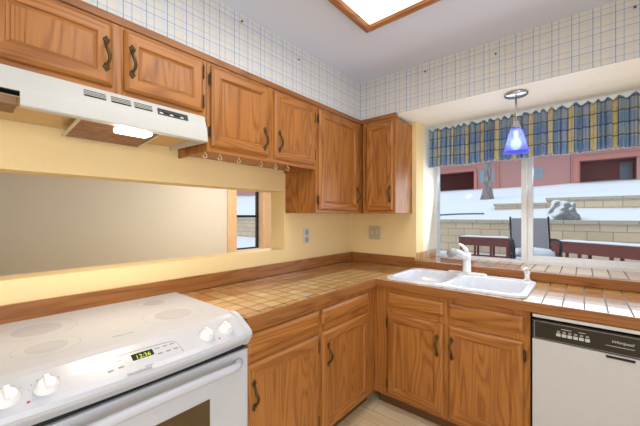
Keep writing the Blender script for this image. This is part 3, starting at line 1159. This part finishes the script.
FN = Vector((0.063, 0, 0.022)).normalized()
FUP = Vector((-0.022, 0, 0.063)).normalized()
for yc in (-2.151, -2.068, -1.990):
    b = MB()
    b.obox(on_front(yc, 1.776, 0.0006), (EY, FUP, FN), (0.033, 0.0125, 0.0006))
    v = b.build('vent_grille', M['dark'], hd)
    s2 = MB()
    for k in (-0.0062, 0.0, 0.0062):
        s2.obox(on_front(yc, 1.776, 0.0022) + FUP * k, (EY, FUP, FN), (0.034, 0.0012, 0.0012))
    s2.build('vent_slat', M['hoodwhite'], v)
b = MB().obox(on_front(-1.872, 1.774, 0.001), (EY, FUP, FN), (0.064, 0.0145, 0.001))
sw = b.build('switch_panel', M['black'], hd)
b = MB()
for k in (-0.03, 0.012):
    MB().obox(on_front(-1.872 + k, 1.776, 0.003), (EY, FUP, FN), (0.014, 0.006, 0.003), 0.001).build('rocker_switch', M['black'], sw)
for k in (-0.050, -0.008, 0.036):
    MB().obox(on_front(-1.872 + k, 1.768, 0.0022), (EY, FUP, FN), (0.007, 0.003, 0.0002)).build('switch_marking', M['legend'], sw)
# slanted grease filter and lamp lens
fc = Vector((0.205, -2.045, 1.688))
fu = Vector((0.29, 0, 0.020)).normalized()
fw = fu.cross(EY)
MB().obox(fc, (fu, EY, fw), (0.140, 0.136, 0.003)).build('grease_filter', M['filter'], hd)
b = MB()
for sx, sy, hx_, hy_ in ((0.145, 0, 0.006, 0.1475), (-0.145, 0, 0.006, 0.1475), (0, 0.1415, 0.139, 0.006), (0, -0.1415, 0.139, 0.006)):
    b.obox(fc + fu * sx + EY * sy, (fu, EY, fw), (hx_, hy_, 0.0055))
b.build('filter_frame', M['chrome'], hd)
MB().box((0.270, -2.068, 1.672), (0.350, -1.945, 1.698), 0.010, seg=3).build('lamp_lens', M['lens'], hd)
area('hood_lamp_light', (0.305, -2.005, 1.664), (0, math.radians(-25), 0), 0.06, 0.12, 5.5, (1.0, 0.84, 0.60))

# ------------------------------------------------------------------ dishwasher
DX0, DX1 = 1.514, 2.116
dw = thing('dishwasher', 'white built-in dishwasher with a black control panel', 'dishwasher', ((DX0 + DX1) / 2, -0.32, FL))
MB().box((DX0 + 0.004, -0.60, 0.12), (DX1 - 0.004, -0.03, 0.860)).box((DX0 + 0.01, -0.55, FL + 0.001), (DX1 - 0.01, -0.06, 0.12)).build('tub', M['black'], dw)
MB().box((DX0 + 0.004, -0.640, 0.846), (DX1 - 0.004, -0.601, 0.862), 0.002).build('top_strip', M['steel'], dw)
ddo = MB().box((DX0 + 0.004, -0.648, 0.135), (DX1 - 0.004, -0.601, 0.745), 0.004).build('door', M['dwwhite'], dw)
MB().box((DX0 + 0.27, -0.653, 0.728), (DX0 + 0.36, -0.6485, 0.738), 0.001).build('latch_grip', M['black'], ddo)
pn = MB().box((DX0 + 0.002, -0.652, 0.747), (DX1 - 0.002, -0.601, 0.838), 0.004).build('control_panel', M['panelblack'], dw)
b = MB()
PY = -0.6525
for z in (0.752, 0.831):
    b.box((DX0 + 0.012, PY - 0.0006, z), (DX1 - 0.012, PY, z + 0.0018))
b.box((DX0 + 0.012, PY - 0.0006, 0.752), (DX0 + 0.014, PY, 0.832))
b.build('panel_outline', M['grey'], pn)
for k in range(6):
    x = 1.612 + k * 0.0205
    MB().box((x, PY - 0.003, 0.778), (x + 0.0165, PY, 0.792), 0.001).build('button', M['lightgrey'], pn)
b = MB()
for k in range(6):
    x = 1.614 + k * 0.0205
    for j in range(2):
        b.box((x + 0.001, PY - 0.0006, 0.7965 + j * 0.0045), (x + 0.012, PY, 0.7985 + j * 0.0045))
b.box((1.630, PY - 0.0006, 0.812), (1.668, PY, 0.814)).box((1.692, PY - 0.0006, 0.812), (1.716, PY, 0.814))
b.build('legend', M['legend'], pn)
b = MB().box((1.782, PY - 0.0006, 0.781), (1.872, PY, 0.7826))
text_mb(b, 'Whirlpool', 0.0165, (1.800, PY - 0.0006, 0.796), (1, 0, 0), (0, 0, 1), 0.0003, shear=0.25)
b.build('wordmark', M['legend'], pn)

# ------------------------------------------------------------------ outlets, nails
ot = thing('wall_outlet', 'duplex electrical outlet with ivory plate on the pass-through wall', 'outlet', (0.0, -0.64, 1.116))
MB().box((0.001, -0.677, 1.114), (0.007, -0.604, 1.243), 0.003).build('cover_plate', M['plate'], ot)
for z in (1.150, 1.207):
    f = MB().box((0.0075, -0.660, z - 0.022), (0.011, -0.621, z + 0.022), 0.006).build('receptacle', M['outletgrey'], ot)
    b = MB()
    for y in (-0.650, -0.634):
        b.box((0.0112, y, z - 0.004), (0.0118, y + 0.003, z + 0.010))
    b.lathe([(0.003, 0), (0.003, 0.0006)], (0.0112, -0.6405, z - 0.012), (1, 0, 0), 10)
    b.build('slots', M['slot'], f)
sw = thing('light_switch', 'double toggle light switch plate on the wall below the narrow cabinet', 'light switch', (0.26, 0, 1.13))
MB().box((0.203, -0.008, 1.129), (0.318, -0.001, 1.250), 0.003).build('cover_plate', M['platedark'], sw)
for x in (0.238, 0.284):
    MB().box((x - 0.006, -0.010, 1.176), (x + 0.006, -0.0085, 1.204), 0.001).box((x - 0.004, -0.018, 1.190), (x + 0.004, -0.0085, 1.200), 0.002).build('toggle', M['plate'], sw)
for pos, ax, lab in (((SOF, -1.476, 2.390), (1, 0, 0), 'nail in the wallpaper over the cabinet with cup hooks'),
                     ((SOF, -1.036, 2.353), (1, 0, 0), 'nail in the wallpaper over the door nearest the tall cabinet'),
                     ((0.849, -SOF, 2.371), (0, -1, 0), 'nail in the wallpaper just right of the narrow window wall cabinet'),
                     ((1.904, -SOF, 2.371), (0, -1, 0), 'nail in the wallpaper high above the right window sash'),
                     ((1.295, -SOF, 2.347), (0, -1, 0), 'nail in the wallpaper straight above the pendant lamp')):
    b = MB().lathe([(0.0022, -0.004), (0.0022, 0.010), (0.006, 0.011), (0.006, 0.013), (0, 0.014)], pos, ax, 10)
    tag(b.build('nail', M['nail']), lab, 'nail', 'nails in the plaid wallpaper')

# ------------------------------------------------------------------ ceiling light
LX0, LX1, LY0, LY1 = 0.738, 1.40, -2.19, -0.918
cl = thing('ceiling_light', 'rectangular fluorescent ceiling light with oak frame', 'ceiling light', ((LX0 + LX1) / 2, (LY0 + LY1) / 2, CEIL))


def frame_mb(x0, x1, y0, y1):
    pr = [(0.0, CEIL - 0.001), (0.0, CEIL - 0.018), (0.012, CEIL - 0.034), (0.040, CEIL - 0.040), (0.050, CEIL - 0.036), (0.056, CEIL - 0.001)]
    b = MB()
    L = [[(x0 + i, y0 + i, z), (x1 - i, y0 + i, z), (x1 - i, y1 - i, z), (x0 + i, y1 - i, z)] for i, z in pr]
    vs = [p for q in L for p in q]
    fs, mi = [], []
    n_ = len(L)
    for a in range(n_):
        c_ = (a + 1) % n_
        for k in range(4):
            fs.append((a * 4 + k, a * 4 + (k + 1) % 4, c_ * 4 + (k + 1) % 4, c_ * 4 + k))
            mi.append(0 if k in (0, 2) else 1)
    return b.add(vs, fs, mi)


frame_mb(LX0, LX1, LY0, LY1).build('frame', [OAK['x'], OAK['y']], cl)
MB().box((LX0 + 0.058, LY0 + 0.058, CEIL - 0.024), (LX1 - 0.058, LY1 - 0.058, CEIL - 0.019)).build('diffuser', M['diffuser'], cl)

# ------------------------------------------------------------------ pendant lamp
px, py = 1.382, -0.163
pd = thing('pendant_lamp', 'small pendant lamp with blue glass shade over the sink', 'pendant lamp', (px, py, SB))
MB().lathe([(0.066, -0.001), (0.068, -0.010), (0.060, -0.018), (0.030, -0.023), (0.012, -0.026), (0.0, -0.0265)], (px, py, SB), n=32).build('canopy', M['chrome'], pd)
MB().tube([(px, py, SB - 0.024), (px, py, 1.93)], 0.0058, 10).build('stem', M['chrome'], pd)
MB().lathe([(0.008, 0.045), (0.017, 0.038), (0.020, 0.012), (0.028, 0.004), (0.028, -0.004), (0.016, -0.006), (0.016, -0.02), (0, -0.021)], (px, py, 1.905), n=20).build('socket', M['chrome'], pd)
pr = [(0.027, 1.898), (0.036, 1.880), (0.045, 1.850), (0.053, 1.815), (0.060, 1.782), (0.069, 1.756), (0.075, 1.746)]
b = MB()
nn = 36
L = []
for r, z in pr + [(r - 0.003, z) for r, z in reversed(pr)]:
    fl = max(0, (r - 0.055) / 0.035)
    L.append([(px + r * (1 + 0.05 * fl * math.cos(6 * 2 * PI * k / nn)) * math.cos(2 * PI * k / nn), py + r * (1 + 0.05 * fl * math.cos(6 * 2 * PI * k / nn)) * math.sin(2 * PI * k / nn), z) for k in range(nn)])
b.loft(L, smooth=True, cap0=False, cap1=False)
b.build('glass_shade', M['blueglass'], pd)
MB().ball((px, py, 1.800), (0.030, 0.030, 0.038), 18, 12).lathe([(0.012, 0.03), (0.012, 0.09)], (px, py, 1.80), n=12).build('bulb', M['bulb'], pd)
pl = bpy.data.lights.new('pendant_light', 'SPOT')
pl.energy = 15
pl.spot_size = math.radians(125)
pl.spot_blend = 0.5
pl.color = (0.95, 0.97, 1.0)
pl.shadow_soft_size = 0.03
plo = bpy.data.objects.new('pendant_light', pl)
COL.objects.link(plo)
plo.location = (px, py, 1.755)

# ------------------------------------------------------------------ valance
va = thing('valance', 'gathered blue and yellow plaid valance across the window top', 'valance', (1.38, 0.25, 1.77))
b = MB()
NX, rows = 420, [2.112, 2.098, 2.082, 2.068, 2.052, 2.036, 1.995, 1.95, 1.90, 1.85, 1.80, 1.768]
VX0, VX1 = 0.662, 2.10
ph = [random.uniform(0, 6.28) for _ in range(6)]
uvs, vs, fs = [], [], []
arc = 0.0
prev = None


def fold(x, k):
    return math.sin(2 * PI * x / 0.047 + ph[0] + 1.6 * math.sin(2 * PI * x / 0.23 + ph[1]) + 0.8 * math.sin(2 * PI * x / 0.11 + ph[4])) * k * (0.75 + 0.35 * math.sin(2 * PI * x / 0.17 + ph[5])) + 0.45 * k * math.sin(2 * PI * x / 0.019 + ph[2])


for i in range(NX + 1):
    x = VX0 + (VX1 - VX0) * i / NX
    y0 = fold(x, 0.016)
    if prev is not None:
        arc += math.hypot(x - prev[0], y0 - prev[1])
    prev = (x, y0)
    for j, z in enumerate(rows):
        if z > 2.075:
            k = 0.016
            zz = z - (z - 2.068) / 0.044 * 0.024 * (0.5 + 0.5 * math.sin(2 * PI * x / 0.058 + ph[3] + 1.5 * math.sin(x * 21)))
        elif z > 2.045:
            k, zz = 0.006, z
        else:
            t = (2.04 - z) / 0.27
            k = 0.016 + 0.010 * t
            zz = z + 0.004 * math.sin(2 * PI * x / 0.35) * t
        vs.append((x, 0.262 + fold(x, k) - 0.004 * (j > 6), zz))
        uvs.append((arc, z - 1.768))
R = len(rows)
for i in range(NX):
    for j in range(R - 1):
        fs.append((i * R + j, (i + 1) * R + j, (i + 1) * R + j + 1, i * R + j + 1))
b.add(vs, fs, 0, True)
b.uv = uvs
vo = b.build('gathered_cloth', M['curtain'], va, recalc=False)
md = vo.modifiers.new('cloth_thickness', 'SOLIDIFY')
md.thickness = 0.0015
b = MB().tube([(VX0 - 0.006, 0.283, 2.060), (VX1 + 0.006, 0.283, 2.060)], 0.005, 8)
for x in (VX0 - 0.0085, VX1 + 0.0085):
    b.box((x - 0.001, 0.270, 2.043), (x + 0.001, 0.298, 2.078))
b.build('curtain_rod', M['vinyl'], va)


# ------------------------------------------------------------------ outdoors
def ground(x, y):
    if y < 6.75:
        t = max(0.0, min(1.0, (x - 0.9) / 0.7)) * max(0.0, min(1.0, (5.6 - y) / 0.5))
        return 0.36 + 0.17 * t * t * (3 - 2 * t)
    z = 1.16 + 0.128 * (y - 6.75)
    if y > 10.28 and -0.75 < x < 12:
        z += 0.10 * max(0, 1 - (y - 10.28) / 6) * (1.6 if x > 0.75 else 1.0)
    z += 0.02 * max(x, -9) * min(1, (y - 6.75) / 12) * 0.6
    z += 0.05 * max(0.0, -9 - x) * min(1, (y - 6.75) / 6)
    return z + 0.06 * noise.noise(Vector((x * 0.5, y * 0.5, 0)))


b = MB()
gx = [-45 + 1.0 * i for i in range(36)] + [-9 + 0.4 * i for i in range(61)] + [16 + 1.5 * i for i in range(8)]
gy = [0.7, 1.5, 2.5, 3.5, 4.5, 5.5, 6.4, 6.74, 6.76, 7.2, 7.8, 8.5, 9.2, 9.9, 10.26, 10.30, 11, 12] + [13 + 1.0 * i for i in range(28)]
vs = [(x, y, ground(x, y) - (0.02 if y < 6 else 0)) for x in gx for y in gy]
ny = len(gy)
fs = [(i * ny + j, (i + 1) * ny + j, (i + 1) * ny + j + 1, i * ny + j + 1) for i in range(len(gx) - 1) for j in range(ny - 1)]
b.add(vs, fs, 0, True)
# keep the yard outside the dining room
b.f = [f for f in b.f if not (all(-2.5 < b.v[i][0] < 0.6 for i in f[0]) and all(b.v[i][1] < 2.0 for i in f[0]))]
b2 = MB().box((-45, -6, 0.30), (-2.36, 0.705, 0.352))
b.add(b2.v, [f[0] for f in b2.f], 0)
struct('ground', b, M['snow'])


def ret_wall(name, x0, x1, y, z0, z1, label):
    w = thing(name, label, 'retaining wall', ((x0 + x1) / 2, y, z0))
    w['kind'] = 'structure'
    MB().box((x0, y - 0.14, z0), (x1, y + 0.14, z1 - 0.09)).build('block_courses', M['blocks'], w)
    b = MB()
    x = x0 - 0.03
    while x < x1:
        e = min(x + 0.6, x1 + 0.03)
        b.box((x, y - 0.18, z1 - 0.088), (e - 0.006, y + 0.17, z1), 0.01)
        x = e
    b.build('cap_stones', M['capstone'], w)
    return w


ret_wall('retaining_wall', -16, 7.5, 6.60, 0.2, 1.245, 'long low tan block retaining wall behind the patio')
ret_wall('retaining_wall', -0.69, 0.80, 10.06, 1.2, 1.775, 'short lower section of block wall up the snowy slope')
ret_wall('retaining_wall', 0.81, 7.0, 10.06, 1.2, 1.925, 'taller section of block wall up the snowy slope')

# patio benches
PZ = 0.345


def bench(label, a, bpt, legs, apron):
    a, bpt = Vector((*a, 0)), Vector((*bpt, 0))
    c = (a + bpt) / 2
    ln = (bpt - a).length
    ex = (bpt - a).normalized()
    ey = Vector((-ex.y, ex.x, 0))
    ez = Vector((0, 0, 1))
    r = thing('patio_bench', label, 'bench', (c.x, c.y, PZ))
    P = lambda u, v, z: a + ex * u + ey * v + ez * z
    s = MB().obox(P(ln / 2, 0.2, 0.815), (ex, ey, ez), (ln / 2, 0.20, 0.022), 0.004).build('seat', M['benchred'], r)
    MB().obox(P(ln / 2, 0.02, 0.792 - apron / 2), (ex, ey, ez), (ln / 2 - 0.01, 0.018, apron / 2), 0.003).build('apron', M['benchred'], r)
    for u in legs:
        for v in (0.05, 0.35):
            MB().obox(P(u, v, (0.792 + PZ) / 2), (ex, ey, ez), (0.022, 0.022, (0.792 - PZ) / 2 - 0.001), 0.003).build('leg', M['benchred'], r)
    MB().obox(P(ln / 2, 0.02, PZ + 0.07), (ex, ey, ez), (ln / 2 - 0.03, 0.014, 0.018)).build('lower_rail', M['benchred'], r)
    b = MB()
    L = []
    for i in range(17):
        u = 0.02 + (ln - 0.04) * i / 16
        h = 0.032 + 0.014 * noise.noise(Vector((u * 3, a.x, 0)))
        h *= min(1, 0.3 + min(i, 16 - i) * 0.4)
        L.append([P(u, 0.02, 0.838)[:], P(u, 0.05, 0.838 + h * 0.8)[:], P(u, 0.2, 0.838 + h)[:], P(u, 0.35, 0.838 + h * 0.8)[:], P(u, 0.385, 0.838)[:]])
    b.loft(L, smooth=True)
    b.build('snow_cap', M['snow'], r)
    return r


bench('dark red wooden patio bench with snow on top, seen through the left window pane', (-0.62, 5.50), (0.46, 5.50), (0.05, 0.36, 0.70, 1.03), 0.15)
bench('dark red wooden patio bench with snow on top, right of the grey chair', (1.20, 5.40), (3.3, 4.15), (0.09, 0.5, 1.0, 1.5, 2.0, 2.36), 0.17)

# grey sling patio chair
ch = thing('patio_chair', 'grey sling patio armchair with snow on its seat', 'chair', (1.1, 3.1, PZ))
T_ = Matrix.Translation((1.09, 3.30, PZ)) @ Matrix.Rotation(math.radians(14), 4, 'Z')


def CH(p):
    return (T_ @ Vector(p))[:]


MB(CH).loft([[(-0.235, 0.03 + t * 0.16, 0.40 + 0.56 * t), (0.235, 0.03 + t * 0.16, 0.40 + 0.56 * t), (0.235, 0.05 + t * 0.16, 0.40 + 0.56 * t), (-0.235, 0.05 + t * 0.16, 0.40 + 0.56 * t)] for t in (0, 0.33, 0.66, 1)]).build('backrest', M['sling'], ch)
MB(CH).box((-0.235, -0.46, 0.405), (0.235, 0.03, 0.425), 0.006).build('seat', M['sling'], ch)
L = []
for i in range(12):
    v = -0.45 + 0.47 * i / 11
    h = 0.05 + 0.055 * math.sin(PI * (0.15 + 0.75 * i / 11))
    L.append([(-0.23, v, 0.427), (-0.20, v, 0.427 + h * 0.8), (0.0, v, 0.427 + h), (0.20, v, 0.427 + h * 0.8), (0.23, v, 0.427)])
MB(CH).loft(L, smooth=True).build('snow_cap', M['snow'], ch)
for s in (-1, 1):
    MB(CH).tube([(s * 0.255, 0.20, 0.98), (s * 0.255, 0.03, 0.40), (s * 0.26, 0.0, 0.002)], 0.014, 8).build('back_post', M['chairmetal'], ch)
    MB(CH).tube([(s * 0.27, 0.10, 0.63), (s * 0.285, -0.2, 0.645), (s * 0.285, -0.44, 0.63), (s * 0.275, -0.49, 0.55), (s * 0.27, -0.47, 0.40), (s * 0.27, -0.44, 0.002)], 0.02, 8).build('armrest', M['chairmetal'], ch)
    MB(CH).tube([(s * 0.25, -0.46, 0.405), (s * 0.25, 0.04, 0.405)], 0.012, 8).build('seat_rail', M['chairmetal'], ch)

# boulder
b = MB()
b.ball((0, 0, 0), 1.0, 40, 24)
b.v = [((Vector(p) * (1 + 0.40 * noise.noise(Vector(p) * 1.2 + Vector((3, 1, 7))) + 0.20 * noise.noise(Vector(p) * 3.0) + 0.07 * noise.noise(Vector(p) * 8))))[:] for p in b.v]
bx, by = 1.33, 7.35
b.v = [(bx + p[0] * 0.30, by + p[1] * 0.28, 1.36 + p[2] * 0.33) for p in b.v]
ro = b.build('boulder', M['boulder'])
tag(ro, 'grey boulder dusted with snow on top of the long block wall', 'boulder')
# garden hose on the snow
pts = []
for i in range(30):
    t = i / 29
    x = -2.35 + 1.6 * t
    y = 7.9 + 0.9 * t + 0.15 * math.sin(4 * t)
    pts.append((x, y, ground(x, y) + 0.03))
tag(MB().tube(pts, 0.022, 8).build('garden_hose', M['hose']), 'dark hose curving across the snow in front of the tree', 'hose')

# tree
tr = thing('tree', 'bare tree with pale grey trunk on the snowy slope', 'tree', (-2.0, 15.0, ground(-2, 15)))
g0 = ground(-2, 15)
MB().tube([(-2.0, 15, g0 - 0.1), (-2.0, 15, g0 + 0.12), (-1.99, 15, g0 + 0.5), (-1.97, 15, g0 + 1.5), (-1.92, 15.02, g0 + 3.2), (-1.95, 15.05, g0 + 5.2), (-1.9, 15.1, g0 + 7)], [0.36, 0.29, 0.22, 0.185, 0.165, 0.12, 0.05], 16).build('trunk', M['bark'], tr)
for a, z, ln in ((0.4, 2.9, 1.8), (2.4, 3.4, 1.7), (3.9, 4.1, 1.5), (5.3, 4.6, 1.4), (1.3, 5.2, 1.2), (3.1, 5.8, 0.9)):
    s0 = Vector((-1.94, 15.03, g0 + z))
    dv = Vector((math.cos(a), math.sin(a), 0.7))
    MB().tube([s0[:], (s0 + dv * ln * 0.4)[:], (s0 + dv * ln * 0.7 + Vector((0, 0, 0.2)))[:], (s0 + dv * ln + Vector((0, 0, 0.5)))[:]], [0.07, 0.05, 0.032, 0.01], 8).build('branch', M['bark'], tr)


# houses
def opening_front(b, x0, x1, z0, z1, y, holes, th=0.3):
    xs = sorted({x0, x1} | {h[0] for h in holes} | {h[1] for h in holes})
    zs = sorted({z0, z1} | {h[2] for h in holes} | {h[3] for h in holes})
    for i in range(len(xs) - 1):
        for j in range(len(zs) - 1):
            cx, cz = (xs[i] + xs[i + 1]) / 2, (zs[j] + zs[j + 1]) / 2
            if any(h[0] < cx < h[1] and h[2] < cz < h[3] for h in holes):
                continue
            b.box((xs[i], y, zs[j]), (xs[i + 1], y + th, zs[j + 1]))


def house_window(x0, x1, z0, z1, y, parent):
    b = MB()
    for a, c, d, e in ((x0, x1, z0, z0 + 0.09), (x0, x1, z1 - 0.09, z1), (x0, x0 + 0.09, z0 + 0.09, z1 - 0.09), (x1 - 0.09, x1, z0 + 0.09, z1 - 0.09), ((x0 + x1) / 2 - 0.03, (x0 + x1) / 2 + 0.03, z0 + 0.09, z1 - 0.09)):
        b.box((a, y - 0.02, d), (c, y + 0.06, e))
    f = b.build('window_frame', M['housetrim'], parent)
    MB().box((x0 + 0.09, y + 0.03, z0 + 0.09), (x1 - 0.09, y + 0.05, z1 - 0.09)).build('pane', M['houseglass'], f)


HYF = 26.0
h1 = thing('house', 'pink stucco house with a dark porch recess, behind the tree', 'house', (-6.7, 30, 2.6))
holes = [(-9.6, -5.35, 3.0, 5.15), (-5.05, -3.75, 4.05, 5.25), (-1.32, -0.52, 4.05, 5.1)]
b = MB()
opening_front(b, -15, 1.0, 2.4, 6.2, HYF, holes)
b.box((-15, HYF + 0.31, 2.4), (-14.7, 34, 6.2)).box((0.7, HYF + 0.31, 2.4), (1.0, 34, 6.2)).box((-15, 33.7, 2.4), (1.0, 34, 6.2))
b.build('house_wall', M['stucco'], h1)
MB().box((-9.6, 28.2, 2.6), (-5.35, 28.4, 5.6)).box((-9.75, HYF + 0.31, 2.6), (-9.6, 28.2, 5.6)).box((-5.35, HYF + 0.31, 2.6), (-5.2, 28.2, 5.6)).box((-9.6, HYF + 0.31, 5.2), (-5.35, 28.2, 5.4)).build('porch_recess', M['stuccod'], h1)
MB().box((-9.7, HYF - 0.12, 5.16), (-5.2, HYF - 0.005, 5.42)).build('porch_beam', M['beam'], h1)
MB().box((-5.32, HYF - 0.14, 3.0), (-5.10, HYF - 0.005, 5.15)).build('porch_post', M['beam'], h1)
house_window(-5.05, -3.75, 4.05, 5.25, HYF, h1)
house_window(-1.32, -0.52, 4.05, 5.1, HYF, h1)
MB().box((-3.62, HYF - 0.10, 2.6), (-3.48, HYF - 0.005, 6.2)).build('corner_trim', M['beam'], h1)
MB().loft([[(x, 25.2, 6.15), (x, 30, 7.9), (x, 34.8, 6.15), (x, 34.8, 6.35), (x, 30, 8.1), (x, 25.2, 6.35)] for x in (-15.6, 1.01)]).build('roof', M['roof'], h1)

h2 = thing('house', 'pink stucco house with a wide covered porch, above the taller block wall', 'house', (7, 30, 2.9))
b = MB()
opening_front(b, 1.02, 14, 2.6, 6.2, HYF, [(1.55, 4.35, 3.2, 5.2), (5.2, 6.6, 4.1, 5.2)])
b.box((1.02, HYF + 0.31, 2.6), (1.32, 34, 6.2)).box((13.7, HYF + 0.31, 2.6), (14, 34, 6.2)).box((1.02, 33.7, 2.6), (14, 34, 6.2))
b.build('house_wall', M['stucco'], h2)
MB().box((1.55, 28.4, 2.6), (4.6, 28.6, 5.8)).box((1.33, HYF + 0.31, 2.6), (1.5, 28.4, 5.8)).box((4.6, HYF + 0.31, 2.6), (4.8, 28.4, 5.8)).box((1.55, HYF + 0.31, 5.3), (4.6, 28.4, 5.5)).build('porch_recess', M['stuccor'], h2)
MB().box((3.7, 28.30, 3.4), (4.35, 28.395, 5.15)).build('porch_door', M['houseglass'], h2)
MB().box((1.2, HYF - 0.14, 5.2), (9, HYF - 0.005, 5.5)).build('porch_beam', M['beam'], h2)
MB().box((1.18, HYF - 0.16, 3.0), (1.46, HYF - 0.005, 5.2)).build('porch_post', M['beam'], h2)
house_window(5.2, 6.6, 4.1, 5.2, HYF, h2)
MB().loft([[(x, 25.2, 6.15), (x, 30, 7.9), (x, 34.8, 6.15), (x, 34.8, 6.35), (x, 30, 8.1), (x, 25.2, 6.35)] for x in (1.03, 14.5)]).build('roof', M['roof'], h2)

h3 = thing('house', 'distant pink house seen through the dining room window', 'house', (-30, 24.5, 2.9))
b = MB()
opening_front(b, -38, -23, 2.4, 6.0, 20.0, [(-33.0, -31.4, 4.2, 5.4), (-28.6, -27.0, 4.2, 5.4)])
b.box((-38, 20.31, 2.6), (-37.7, 28, 6)).box((-23.3, 20.31, 2.6), (-23, 28, 6)).box((-38, 27.7, 2.6), (-23, 28, 6))
b.build('house_wall', M['stucco'], h3)
house_window(-33.0, -31.4, 4.2, 5.4, 20.0, h3)
house_window(-28.6, -27.0, 4.2, 5.4, 20.0, h3)
MB().loft([[(x, 19.3, 5.95), (x, 24, 8.0), (x, 28.7, 5.95), (x, 28.7, 6.1), (x, 24, 8.2), (x, 19.3, 6.1)] for x in (-38.5, -22.5)]).build('roof', M['roof'], h3)
